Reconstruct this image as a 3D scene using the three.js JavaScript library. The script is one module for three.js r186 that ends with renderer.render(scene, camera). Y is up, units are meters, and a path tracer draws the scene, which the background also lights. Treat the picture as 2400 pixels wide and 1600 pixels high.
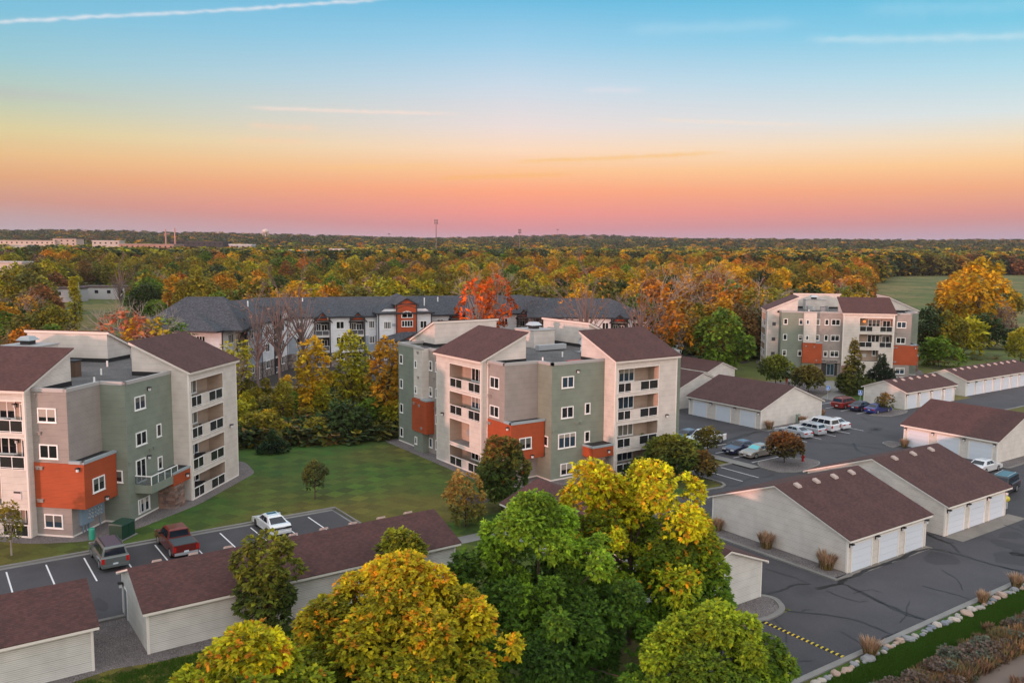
import * as THREE from 'three';
import { mergeGeometries } from 'three/addons/utils/BufferGeometryUtils.js';
import { MarchingCubes } from 'three/addons/objects/MarchingCubes.js';

// ---------------------------------------------------------------- camera, sky, sun, exposure
// Site axes: u = x (along the garage eaves), v = -z (away), y up, metres. The drone hovers 24.4 m above the lot.
const scene = new THREE.Scene();
const camera = new THREE.PerspectiveCamera(43.57, 1024 / 682, 0.5, 12000);
camera.rotation.order = 'YXZ';
camera.position.set(0, 24.4, 0);
camera.rotation.set(THREE.MathUtils.degToRad(-6.141), THREE.MathUtils.degToRad(-35.2), THREE.MathUtils.degToRad(0.444));
const renderer = new THREE.WebGLRenderer({ antialias: true });
renderer.setSize(1024, 682);
renderer.toneMapping = THREE.LinearToneMapping;
renderer.toneMappingExposure = 1.0;
renderer.shadowMap.enabled = true;
scene.fog = new THREE.FogExp2(new THREE.Color().setRGB(0.82, 0.74, 0.8), 0.000045);

const clamp = (x, a = 0, b = 1) => Math.min(b, Math.max(a, x));
const lerp = (a, b, t) => a + (b - a) * t;
const smooth = (a, b, x) => { const t = clamp((x - a) / (b - a)); return t * t * (3 - 2 * t); };
const lin = (c) => { c /= 255; return c <= 0.04045 ? c / 12.92 : Math.pow((c + 0.055) / 1.055, 2.4); };
const rgb = (r, g, b) => [lin(r), lin(g), lin(b)];
function rng(seed) { let s = seed >>> 0; return () => { s = (s + 0x6d2b79f5) | 0; let t = Math.imul(s ^ (s >>> 15), 1 | s); t = (t + Math.imul(t ^ (t >>> 7), 61 | t)) ^ t; return ((t ^ (t >>> 14)) >>> 0) / 4294967296; }; }
const hash2 = (x, y, s = 0) => { let h = Math.imul(x | 0, 374761393) ^ Math.imul(y | 0, 668265263) ^ Math.imul(s | 0, 974634777); h = Math.imul(h ^ (h >>> 13), 1274126177); return ((h ^ (h >>> 16)) >>> 0) / 4294967296; };
// value noise on a lattice that repeats after px, py cells (0: never)
function vnoise(x, y, s = 0, px = 0, py = 0) {
  const ix = Math.floor(x), iy = Math.floor(y), fx = x - ix, fy = y - iy, a = fx * fx * (3 - 2 * fx), b = fy * fy * (3 - 2 * fy);
  const w = (i, p) => (p ? ((i % p) + p) % p : i);
  const h = (i, j) => hash2(w(i, px), w(j, py), s);
  return lerp(lerp(h(ix, iy), h(ix + 1, iy), a), lerp(h(ix, iy + 1), h(ix + 1, iy + 1), a), b);
}
const fbm = (x, y, s, o = 4) => { let v = 0, a = 0.5, n = 0; for (let i = 0; i < o; i++) { v += a * vnoise(x, y, s + i); n += a; a *= 0.5; x *= 2; y *= 2; } return v / n; };

const SUN_AZ = THREE.MathUtils.degToRad(-173), SUN_EL = THREE.MathUtils.degToRad(3.2);   // just above the horizon, behind the viewer's left shoulder
{
  const W = 2048, H = 2048, data = new Float32Array(W * H * 4), D = 180 / Math.PI;
  // colours by elevation, away from the sun: left of the view, its middle, its right; then an added glow behind the view. Above the frame all are brightened to light the walls
  const tab = (rows) => (e) => { let i = 0; while (i < rows.length - 2 && e > rows[i + 1][0]) i++; const a = rows[i], b = rows[i + 1], t = clamp((e - a[0]) / (b[0] - a[0])); return [1, 2, 3].map((k) => lerp(a[k], b[k], t)); };
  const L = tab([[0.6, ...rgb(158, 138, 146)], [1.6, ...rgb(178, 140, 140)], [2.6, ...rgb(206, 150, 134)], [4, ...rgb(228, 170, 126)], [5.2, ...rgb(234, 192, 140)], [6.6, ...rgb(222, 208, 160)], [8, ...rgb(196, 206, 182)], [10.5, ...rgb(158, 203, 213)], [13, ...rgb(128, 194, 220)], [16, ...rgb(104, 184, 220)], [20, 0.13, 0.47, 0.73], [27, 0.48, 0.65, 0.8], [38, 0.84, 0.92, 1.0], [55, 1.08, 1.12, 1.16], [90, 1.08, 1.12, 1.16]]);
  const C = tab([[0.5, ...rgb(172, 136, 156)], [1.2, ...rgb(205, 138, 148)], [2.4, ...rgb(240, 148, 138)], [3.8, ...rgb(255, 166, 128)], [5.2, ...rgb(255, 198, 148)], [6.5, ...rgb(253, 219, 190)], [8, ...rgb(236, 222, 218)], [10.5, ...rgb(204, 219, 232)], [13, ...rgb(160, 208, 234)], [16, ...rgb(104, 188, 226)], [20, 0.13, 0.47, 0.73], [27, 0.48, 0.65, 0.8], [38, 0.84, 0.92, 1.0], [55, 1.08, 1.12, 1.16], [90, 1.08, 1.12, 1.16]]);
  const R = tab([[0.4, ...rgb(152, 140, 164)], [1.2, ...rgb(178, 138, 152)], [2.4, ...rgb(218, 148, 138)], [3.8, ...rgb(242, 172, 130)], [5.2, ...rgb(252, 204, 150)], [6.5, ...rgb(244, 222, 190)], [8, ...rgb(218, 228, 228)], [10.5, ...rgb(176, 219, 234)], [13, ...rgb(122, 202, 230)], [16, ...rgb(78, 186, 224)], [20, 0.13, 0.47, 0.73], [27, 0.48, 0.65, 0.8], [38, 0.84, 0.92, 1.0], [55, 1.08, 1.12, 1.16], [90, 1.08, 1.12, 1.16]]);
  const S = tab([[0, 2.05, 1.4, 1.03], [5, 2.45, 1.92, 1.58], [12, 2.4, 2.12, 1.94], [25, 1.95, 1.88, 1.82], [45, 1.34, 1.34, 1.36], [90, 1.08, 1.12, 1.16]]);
  // thin high trails and streaks: azimuth / elevation of both ends, half width in degrees, colour, strength
  const trails = [
    [87, 11.95, 62.5, 15.55, 0.075, rgb(240, 238, 242), 0.9, 1],
    [72.4, 8.68, 57.4, 8.75, 0.1, rgb(252, 226, 212), 0.75, 0.6], [72, 7.6, 67, 7.55, 0.2, rgb(250, 212, 184), 0.45, 0.5], [73, 6.62, 67.5, 6.75, 0.2, rgb(250, 206, 170), 0.45, 0.5],
    [55.5, 5.72, 40, 6.32, 0.13, rgb(250, 196, 118), 0.7, 0.5], [60.5, 4.6, 50, 5.02, 0.15, rgb(250, 186, 110), 0.6, 0.5], [68, 5.05, 58, 5.6, 0.14, rgb(250, 200, 130), 0.35, 0.5],
    [37, 12.85, 22, 11.8, 0.2, rgb(206, 230, 240), 0.55, 0.6], [48, 13.85, 36, 13.75, 0.35, rgb(178, 218, 238), 0.4, 0.6], [34, 14.3, 20, 13.2, 0.45, rgb(160, 214, 236), 0.4, 0.6],
    [46.5, 8.42, 34.5, 7.75, 0.1, rgb(252, 228, 206), 0.5, 0.5], [50.5, 10.3, 46, 10.2, 0.18, rgb(232, 226, 232), 0.45, 0.5]];
  const floor = rgb(96, 84, 74);
  for (let row = 0; row < H; row++) {
    const el = ((row + 0.5) / H - 0.5) * 180;
    for (let col = 0; col < W; col++) {
      const round = ((col + 0.5) / W - 0.5) * 2 * Math.PI;             // x = cos, z = sin
      const az = Math.atan2(-Math.sin(round), Math.cos(round));        // in the site's (u, v)
      let d = 54.85 - az * D; d = ((d + 540) % 360) - 180;             // + to the right of the view
      const e = Math.max(el, 0), t = clamp(d / 30, -1, 1), a = C(e), b = t < 0 ? L(e) : R(e), k = Math.abs(t);
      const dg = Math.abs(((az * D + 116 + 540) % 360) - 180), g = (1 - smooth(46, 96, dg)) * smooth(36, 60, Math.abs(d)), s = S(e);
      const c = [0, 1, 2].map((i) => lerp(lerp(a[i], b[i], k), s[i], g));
      if (el > 3 && el < 17 && Math.abs(d) < 40) {
        for (const [a0, e0, a1, e1, hw, tint, f, soft] of trails) {
          const q = (az * D - a0) / (a1 - a0); if (q < 0 || q > 1) continue;
          const wob = (vnoise(az * D * 2.2, e0 * 7, 5) - 0.5) * 0.12, off = Math.abs(el - lerp(e0, e1, q) - (soft === 1 ? 0.9 * q * (1 - q) : 0) - wob * soft) / (hw * (0.7 + 0.6 * vnoise(az * D * 3, e0, 9)));
          const end = smooth(0, 0.16, q) * smooth(1, 0.75, q), m = f * Math.exp(-off * off * 1.2) * (soft === 1 ? smooth(1, 0.9, q) : end) * (0.65 + 0.5 * vnoise(az * D * 5, el * 9, 11));
          for (let i = 0; i < 3; i++) c[i] = lerp(c[i], tint[i], clamp(m));
        }
      }
      const w = smooth(-1, -9, el), o = (row * W + col) * 4;
      for (let i = 0; i < 3; i++) data[o + i] = lerp(c[i], floor[i], w);
      data[o + 3] = 1;
    }
  }
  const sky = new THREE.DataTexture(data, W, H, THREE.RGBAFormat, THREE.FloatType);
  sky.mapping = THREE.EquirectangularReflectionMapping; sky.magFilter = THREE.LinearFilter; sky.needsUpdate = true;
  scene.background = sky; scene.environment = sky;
}
const sun = new THREE.DirectionalLight(new THREE.Color(1, 0.46, 0.36), 2.9);
sun.name = 'low_sun';
sun.position.set(Math.cos(SUN_AZ) * Math.cos(SUN_EL), Math.sin(SUN_EL), -Math.sin(SUN_AZ) * Math.cos(SUN_EL)).multiplyScalar(400);
sun.target.position.set(0, 0, 0);
sun.castShadow = true; sun.shadow.radius = 3;
Object.assign(sun.shadow.camera, { left: -350, right: 350, top: 350, bottom: -350, near: 1, far: 1200 });
scene.add(sun, sun.target);
// ---------------------------------------------------------------- textures and materials
function tex(n, size, fn, srgb = true) {                 // n x n pixels that cover size metres, repeating
  const d = new Uint8Array(n * n * 4);
  for (let y = 0; y < n; y++) for (let x = 0; x < n; x++) { const c = fn(x / n, y / n, x, y), o = (y * n + x) * 4; for (let i = 0; i < 3; i++) d[o + i] = clamp(c[i]) * 255; d[o + 3] = 255; }
  const t = new THREE.DataTexture(d, n, n); t.wrapS = t.wrapT = THREE.RepeatWrapping; t.magFilter = THREE.LinearFilter; t.minFilter = THREE.LinearMipmapLinearFilter; t.generateMipmaps = true;
  if (srgb) t.colorSpace = THREE.SRGBColorSpace; t.repeat.set(1 / size, 1 / size); t.needsUpdate = true; return t;
}
const gam = (x) => (x <= 0.0031308 ? 12.92 * x : 1.055 * Math.pow(x, 1 / 2.4) - 0.055);
const toS = (c) => c.map(gam);
const mul = (c, k) => c.map((x) => x * k);
const mix = (a, b, t) => a.map((x, i) => lerp(x, b[i], t));
const tn = (x, y, f, s) => vnoise(x * f, y * f, s, f, f);      // noise that tiles over the unit square
const tf = (x, y, f, s, o = 4) => { let v = 0, a = 0.5, n = 0; for (let i = 0; i < o; i++) { v += a * tn(x, y, f, s + i); n += a; a *= 0.55; f *= 2; } return v / n; };
const std = (o) => new THREE.MeshStandardMaterial({ roughness: 0.9, ...o });
const C3 = (r, g, b) => new THREE.Color().setRGB(r, g, b);

const lapBump = tex(128, 1.15, (x, y) => { const r = (y * 10) % 1, v = r < 0.12 ? 0.0 : 0.35 + 0.65 * (1 - r); return [v, v, v]; }, false);
const lapMap = tex(256, 4.6, (x, y, px, py) => { const r = (y * 40) % 1, k = (0.87 + 0.12 * tf(x, y, 5, 3) + 0.05 * (tf(x, y, 2, 12, 2) - 0.5)) * (r < 0.18 ? 0.82 : 1); return [k, k, k]; });
const siding = (c, o = {}) => std({ color: C3(...c), map: lapMap, bumpMap: lapBump, bumpScale: 0.012, roughness: 0.75, ...o });
const plain = (c, r = 0.8, o = {}) => std({ color: C3(...c), roughness: r, ...o });
const grainMap = tex(256, 3, (x, y, px, py) => { const k = 0.86 + 0.12 * tf(x, y, 8, 21) + 0.06 * (hash2(px, py, 3) - 0.5); return [k, k, k]; });
function shingleTex(c, seed, spread) {
  return tex(512, 4.6, (x, y, px, py) => {
    const rows = 32, r = Math.floor(y * rows), fy = (y * rows) % 1, off = hash2(r, 7, seed) * 1, n = 20, k = Math.floor(((x + off) % 1) * n), tone = hash2(k, r, seed), fx = ((x + off) * n) % 1;
    const blot = tf(x, y, 4, seed + 3), g = 0.78 + spread * (tone - 0.5) + 0.3 * (blot - 0.5) + 0.22 * (hash2(px, py, seed) - 0.5), e = fy < 0.14 ? 0.7 : fx < 0.07 ? 0.86 : 1;
    const warm = 1 + 0.12 * (hash2(k, r, seed + 9) - 0.5);
    return toS([c[0] * g * e * warm, c[1] * g * e, c[2] * g * e]);
  });
}
const shingleBump = tex(256, 4.6, (x, y) => { const f = (y * 32) % 1, v = 1 - f; return [v, v, v]; }, false);
const M = {};
M.cream = siding([0.72, 0.665, 0.62]); M.creamPlain = plain([0.66, 0.61, 0.57], 0.7);
M.taupe = siding([0.36, 0.32, 0.3]); M.sage = siding([0.24, 0.28, 0.23]); M.orange = siding([0.43, 0.075, 0.018]); M.tan = siding([0.5, 0.39, 0.31]);
M.trim = plain([0.72, 0.68, 0.64], 0.6); M.cap = plain([0.36, 0.35, 0.35], 0.5); M.capBlue = plain([0.3, 0.35, 0.38], 0.45); M.flash = plain([0.012, 0.012, 0.014], 0.8);
M.white = plain([0.8, 0.8, 0.8], 0.45); M.metal = plain([0.5, 0.53, 0.56], 0.4, { metalness: 0.5 }); M.steel = plain([0.32, 0.35, 0.37], 0.42, { metalness: 0.6 }); M.dark = plain([0.02, 0.02, 0.022], 0.6); M.black = plain([0.008, 0.008, 0.009], 0.7);
M.glass = plain([0.012, 0.015, 0.018], 0.06, { metalness: 0.0 }); M.glassBlind = plain([0.16, 0.16, 0.14], 0.18); M.glassBlue = plain([0.025, 0.05, 0.075], 0.06);
M.railGlass = new THREE.MeshPhysicalMaterial({ color: C3(0.55, 0.6, 0.62), roughness: 0.08, transmission: 0.9, thickness: 0, ior: 1.45 });
M.roof = std({ map: shingleTex([0.096, 0.04, 0.037], 5, 0.34), bumpMap: shingleBump, bumpScale: 0.006, roughness: 0.92 });
M.greyRoof = std({ map: shingleTex([0.068, 0.076, 0.094], 17, 0.8), bumpMap: shingleBump, bumpScale: 0.008, roughness: 0.92 });
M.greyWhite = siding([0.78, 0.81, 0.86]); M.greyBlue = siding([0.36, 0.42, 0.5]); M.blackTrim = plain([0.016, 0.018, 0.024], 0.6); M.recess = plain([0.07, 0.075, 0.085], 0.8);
M.roofGravel = std({ map: tex(512, 8, (x, y, px, py) => { const s = hash2(px >> 1, py >> 1, 5), k = 0.06 + 0.17 * s * s + 0.08 * (tf(x, y, 5, 9) - 0.5); return toS([k, k * 0.97, k * 0.98]); }), roughness: 1, bumpMap: tex(256, 4, (x, y, px, py) => { const k = hash2(px, py, 31); return [k, k, k]; }, false), bumpScale: 0.03 });
M.gravel = std({ map: tex(512, 7, (x, y, px, py) => { const s = hash2(px >> 1, py >> 1, 15), h = hash2(px >> 1, py >> 1, 16), k = (0.07 + 0.3 * s * s) * (0.75 + 0.5 * tf(x, y, 6, 19)); return toS([k * (1 + 0.16 * h), k * 0.95, k * (0.9 + 0.1 * h)]); }), roughness: 1, bumpMap: tex(256, 3.5, (x, y, px, py) => { const k = hash2(px >> 1, py >> 1, 41); return [k, k, k]; }, false), bumpScale: 0.05 });
M.concrete = std({ map: tex(512, 12, (x, y, px, py) => { const k = 0.2 + 0.1 * (tf(x, y, 8, 51) - 0.5) + 0.05 * (hash2(px, py, 8) - 0.5) + 0.1 * (tf(x, y, 3, 58) - 0.5); return toS([k, k * 0.97, k * 0.93]); }), roughness: 0.95 });
M.apron = std({ map: tex(256, 8, (x, y, px, py) => { const k = 0.2 + 0.1 * (tf(x, y, 8, 61) - 0.5) + 0.04 * (hash2(px, py, 18) - 0.5); return toS([k * 1.06, k * 0.96, k * 0.85]); }), roughness: 0.95 });
M.asphalt = std({ map: tex(1024, 56, (x, y, px, py) => {
  const big = tf(x, y, 4, 71, 3), mid = tf(x, y, 28, 75, 3), fine = hash2(px, py, 78);
  const k = 0.058 * (0.62 + 0.5 * big + 0.3 * mid + 0.26 * (fine - 0.5) - 0.16 * smooth(0.62, 0.75, tf(x, y, 9, 79, 3)));
  return toS([k * (0.98 + 0.06 * big), k * 0.97, k * 1.1]); }), roughness: 0.88 });
M.paint = plain([0.72, 0.72, 0.74], 0.7); M.tar = plain([0.006, 0.006, 0.008], 0.6);
const grassPix = (x, y, px, py, s) => { const a = tf(x, y, 7, s, 4), b = tf(x, y, 40, s + 6, 3), f = hash2(px, py, s + 9); let c = mix([0.042, 0.105, 0.007], [0.12, 0.11, 0.016], smooth(0.42, 0.72, a)); c = mix(c, [0.02, 0.085, 0.006], smooth(0.55, 0.85, b) * 0.6); return mul(c, 0.62 + 0.5 * f + 0.3 * (b - 0.5)); };
M.lawn = std({ map: tex(1024, 46, (x, y, px, py) => toS(grassPix(x, y, px, py, 101))), roughness: 1 });
M.mown = std({ map: tex(1024, 64, (x, y, px, py) => {   // crossing mower stripes
  const X = x * 64, Y = y * 64, ca = Math.cos(0.42), sa = Math.sin(0.42), wx = (fbm(X * 0.15, Y * 0.15, 3, 2) - 0.5) * 0.7, i = Math.floor((X * ca + Y * sa + wx) / 1.55), j = Math.floor((-X * sa + Y * ca + wx) / 1.55);
  const cw = 0.35 + 0.65 * smooth(0.35, 0.6, fbm(X * 0.06 + 9, Y * 0.06, 55, 2)), chk = 1 + cw * (((i + j) & 1) ? -0.24 : 0.22), tone = 0.86 + 0.28 * hash2(i, j, 3), strip = 0.94 + 0.12 * (i & 1), dry = smooth(0.35, 0.7, fbm(X * 0.055 + 3, Y * 0.055, 77, 3));
  let c = mix([0.036, 0.094, 0.005], [0.118, 0.098, 0.013], dry * 0.9 + 0.25 * hash2(i, j, 8) - 0.1); c = mix(c, [0.022, 0.08, 0.008], 0.7 * smooth(0.7, 0.82, fbm(X * 0.35, Y * 0.35, 91, 3)));
  return toS(mul(c, chk * tone * strip * (0.72 + 0.35 * hash2(px, py, 6) + 0.2 * (tf(x, y, 120, 7, 2) - 0.5)))); }), roughness: 1 });
M.meadow = std({ map: tex(1024, 120, (x, y, px, py) => { const a = tf(x, y, 6, 131, 5), b = tf(x, y, 40, 135, 3), f = hash2(px, py, 139); let c = mix([0.085, 0.11, 0.016], [0.19, 0.15, 0.045], smooth(0.35, 0.7, a)); c = mix(c, [0.025, 0.04, 0.01], 0.7 * smooth(0.55, 0.8, b)); return toS(mul(c, 0.7 + 0.5 * f)); }), roughness: 1 });
M.dirt = std({ map: tex(512, 40, (x, y, px, py) => { const a = tf(x, y, 6, 151, 5), f = hash2(px, py, 159), k = 0.045 * (0.55 + 0.8 * a + 0.3 * (f - 0.5)); return toS([k * 1.12, k * 0.95, k * 0.9]); }), roughness: 1 });
M.litter = std({ map: tex(256, 12, (x, y, px, py) => { const k = 0.5 + 0.7 * tf(x, y, 8, 171) + 0.5 * (hash2(px, py, 5) - 0.5); return toS([0.034 * k, 0.032 * k, 0.012 * k]); }), roughness: 1 });
M.path = plain([0.17, 0.13, 0.11], 1); M.bark = plain([0.085, 0.06, 0.045], 1, { map: grainMap }); M.paleBark = plain([0.36, 0.31, 0.27], 1, { map: grainMap }); M.twig = plain([0.17, 0.12, 0.11], 1);
M.stone = plain([0.26, 0.19, 0.16], 0.95, { map: grainMap, vertexColors: true }); M.wood = plain([0.1, 0.06, 0.04], 0.8);
M.tyre = plain([0.012, 0.012, 0.012], 0.85); M.rim = plain([0.5, 0.5, 0.52], 0.3, { metalness: 0.8 }); M.tail = plain([0.42, 0.015, 0.012], 0.25); M.lens = plain([0.7, 0.72, 0.75], 0.12); M.plate = plain([0.6, 0.66, 0.72], 0.5); M.carGlass = plain([0.01, 0.016, 0.026], 0.05); M.carTrim = plain([0.025, 0.025, 0.027], 0.5);
const paintOf = (c) => new THREE.MeshPhysicalMaterial({ color: C3(...c), roughness: 0.38, metalness: 0.25, clearcoat: 0.9, clearcoatRoughness: 0.08 });

// ---------------------------------------------------------------- geometry collector
const names = new Map();
function numbered(n) { const k = names.get(n) ?? 0; names.set(n, k + 1); return k ? n + '_' + String(k).padStart(3, '0') : n; }
class MB {
  constructor() { this.p = []; this.n = []; this.t = []; this.c = null; }
  tri(a, b, c, col) {
    const e1 = [b[0] - a[0], b[1] - a[1], b[2] - a[2]], e2 = [c[0] - a[0], c[1] - a[1], c[2] - a[2]];
    let n = [e1[1] * e2[2] - e1[2] * e2[1], e1[2] * e2[0] - e1[0] * e2[2], e1[0] * e2[1] - e1[1] * e2[0]]; const l = Math.hypot(...n) || 1; n = n.map((x) => x / l);
    let h = [n[2], 0, -n[0]]; const hl = Math.hypot(h[0], h[2]); h = hl < 0.05 ? [1, 0, 0] : [h[0] / hl, 0, h[2] / hl];
    const s = [n[1] * h[2] - n[2] * h[1], n[2] * h[0] - n[0] * h[2], n[0] * h[1] - n[1] * h[0]];
    for (const q of [a, b, c]) { this.p.push(q[0], q[1], q[2]); this.n.push(n[0], n[1], n[2]); this.t.push(q[0] * h[0] + q[2] * h[2], q[0] * s[0] + q[1] * s[1] + q[2] * s[2]); if (col) (this.c ??= []).push(...col); }
  }
  quad(a, b, c, d, col) { this.tri(a, b, c, col); this.tri(a, c, d, col); return this; }
  poly(pts, col) { for (let i = 1; i < pts.length - 1; i++) this.tri(pts[0], pts[i], pts[i + 1], col); return this; }
  hexa(q, col) { // eight corners: 0-3 bottom loop, 4-7 top loop
    this.quad(q[0], q[3], q[2], q[1], col); this.quad(q[4], q[5], q[6], q[7], col);
    for (let i = 0; i < 4; i++) { const j = (i + 1) % 4; this.quad(q[i], q[j], q[j + 4], q[i + 4], col); }
    return this;
  }
  box(x0, x1, y0, y1, z0, z1, col) { return this.hexa([[x0, y0, z1], [x1, y0, z1], [x1, y0, z0], [x0, y0, z0], [x0, y1, z1], [x1, y1, z1], [x1, y1, z0], [x0, y1, z0]], col); }
  boxF(F, a0, a1, y0, y1, d0, d1, col) { return this.hexa([F.at(a0, y0, d1), F.at(a1, y0, d1), F.at(a1, y0, d0), F.at(a0, y0, d0), F.at(a0, y1, d1), F.at(a1, y1, d1), F.at(a1, y1, d0), F.at(a0, y1, d0)], col); }
  wall(F, a0, a1, y0, y1, holes = [], d = 0) {   // an upright sheet with rectangular openings [a0, a1, y0, y1]
    const xs = [...new Set([a0, a1, ...holes.flatMap((h) => [h[0], h[1]])])].filter((x) => x >= a0 && x <= a1).sort((p, q) => p - q), ys = [...new Set([y0, y1, ...holes.flatMap((h) => [h[2], h[3]])])].filter((y) => y >= y0 && y <= y1).sort((p, q) => p - q);
    for (let i = 0; i < xs.length - 1; i++) for (let j = 0; j < ys.length - 1; j++) {
      const cx = (xs[i] + xs[i + 1]) / 2, cy = (ys[j] + ys[j + 1]) / 2;
      if (holes.some((h) => cx > h[0] && cx < h[1] && cy > h[2] && cy < h[3])) continue;
      this.quad(F.at(xs[i], ys[j], d), F.at(xs[i + 1], ys[j], d), F.at(xs[i + 1], ys[j + 1], d), F.at(xs[i], ys[j + 1], d));
    }
    return this;
  }
  slab(a, b, c, d, th, col) { const lo = (q) => [q[0], q[1] - th, q[2]]; return this.hexa([lo(a), lo(b), lo(c), lo(d), a, b, c, d], col); }
  tube(pts, r0, r1, sides = 6, col) { // tapering pipe along points
    const n = pts.length; let prev = null;
    for (let i = 0; i < n; i++) {
      const a = pts[Math.max(0, i - 1)], b = pts[Math.min(n - 1, i + 1)], dir = new THREE.Vector3(b[0] - a[0], b[1] - a[1], b[2] - a[2]).normalize();
      const up = Math.abs(dir.y) > 0.9 ? new THREE.Vector3(1, 0, 0) : new THREE.Vector3(0, 1, 0), s = new THREE.Vector3().crossVectors(dir, up).normalize(), t = new THREE.Vector3().crossVectors(s, dir), r = lerp(r0, r1, i / (n - 1)), ring = [];
      for (let k = 0; k < sides; k++) { const w = (k / sides) * 2 * Math.PI, cx = Math.cos(w) * r, cy = Math.sin(w) * r; ring.push([pts[i][0] + s.x * cx + t.x * cy, pts[i][1] + s.y * cx + t.y * cy, pts[i][2] + s.z * cx + t.z * cy]); }
      if (prev) for (let k = 0; k < sides; k++) this.quad(prev[k], prev[(k + 1) % sides], ring[(k + 1) % sides], ring[k], col);
      if (i === 0 || i === n - 1) this.poly(i ? ring : ring.slice().reverse(), col);
      prev = ring;
    }
    return this;
  }
  geo(g, m) { const q = (g.index ? g.toNonIndexed() : g.clone()); if (m) q.applyMatrix4(m); const A = q.attributes; for (let i = 0; i < A.position.count; i++) { this.p.push(A.position.getX(i), A.position.getY(i), A.position.getZ(i)); this.n.push(A.normal.getX(i), A.normal.getY(i), A.normal.getZ(i)); this.t.push(A.uv ? A.uv.getX(i) : 0, A.uv ? A.uv.getY(i) : 0); } return this; }
  cyl(x, y0, y1, z, r0, r1 = r0, n = 10) { return this.tube([[x, y0, z], [x, y1, z]], r0, r1, n); }
  get empty() { return !this.p.length; }
  geometry() {
    const g = new THREE.BufferGeometry(); g.setAttribute('position', new THREE.Float32BufferAttribute(this.p, 3)); g.setAttribute('normal', new THREE.Float32BufferAttribute(this.n, 3)); g.setAttribute('uv', new THREE.Float32BufferAttribute(this.t, 2));
    if (this.c) g.setAttribute('color', new THREE.Float32BufferAttribute(this.c, 3)); return g;
  }
  build(name, mat, parent) { return put(name, this.geometry(), mat, parent); }
}
function put(name, g, mat, parent) { const m = new THREE.Mesh(g, mat); m.castShadow = m.receiveShadow = true; m.name = parent ? name : numbered(name); (parent ?? scene).add(m); return m; }
const frame = (op, oq, tp, tq, np, nq) => ({ op, oq, tp, tq, np, nq, at: (a, y, d = 0) => [op + tp * a + np * d, y, -(oq + tq * a + nq * d)], rot: Math.atan2(np, -nq) });
const FM = (p) => frame(p, 0, 0, 1, -1, 0), FQ = (q) => frame(0, q, 1, 0, 0, -1);
const angled = (u, v, deg) => { const r = THREE.MathUtils.degToRad(deg), c = Math.cos(r), s = Math.sin(r); return frame(u, v, c, s, s, -c); };   // runs along deg, faces right of it
function tag(o, label, category, group, kind) { if (label) o.userData.label = label; if (category) o.userData.category = category; if (group) o.userData.group = group; if (kind) o.userData.kind = kind; return o; }
function thing(name, label, category, u, v, y = 0, turn = 0, group) { const o = new THREE.Group(); o.name = numbered(name); o.position.set(u, y, -v); o.rotation.y = turn; scene.add(o); return tag(o, label, category, group); }
function copy(src, u, v, y, turn, label, group) { const c = src.clone(); c.name = numbered(src.name.replace(/_\d{3}$/, '')); c.position.set(u, y, -v); c.rotation.y = turn; c.userData = { ...src.userData }; if (label) c.userData.label = label; if (group) c.userData.group = group; scene.add(c); return c; }
function struct(name, g, mat, y = 0) { const m = put(name, g, mat); m.userData.kind = 'structure'; m.position.y = y; return m; }
function sheet(pts, holes = []) { // flat polygon in (u, v), uv in metres
  const s = new THREE.Shape(pts.map(([u, v]) => new THREE.Vector2(u, v))); for (const h of holes) s.holes.push(new THREE.Path(h.map(([u, v]) => new THREE.Vector2(u, v))));
  const g = new THREE.ShapeGeometry(s); g.rotateX(-Math.PI / 2); return g;
}
const rect = (u0, u1, v0, v1) => [[u0, v0], [u1, v0], [u1, v1], [u0, v1]];
function rounded(pts, r, n = 5) { // polygon with rounded corners
  const out = []; const N = pts.length;
  for (let i = 0; i < N; i++) { const p = pts[i], a = pts[(i + N - 1) % N], b = pts[(i + 1) % N], la = Math.hypot(a[0] - p[0], a[1] - p[1]), lb = Math.hypot(b[0] - p[0], b[1] - p[1]), k = Math.min(p[2] ?? r, la / 2.01, lb / 2.01); const A = [p[0] + (a[0] - p[0]) * k / la, p[1] + (a[1] - p[1]) * k / la], B = [p[0] + (b[0] - p[0]) * k / lb, p[1] + (b[1] - p[1]) * k / lb]; if (k < 0.05) { out.push([p[0], p[1]]); continue; } for (let j = 0; j <= n; j++) { const t = j / n; out.push([(1 - t) ** 2 * A[0] + 2 * t * (1 - t) * p[0] + t * t * B[0], (1 - t) ** 2 * A[1] + 2 * t * (1 - t) * p[1] + t * t * B[1]]); } }
  return out;
}
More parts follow.
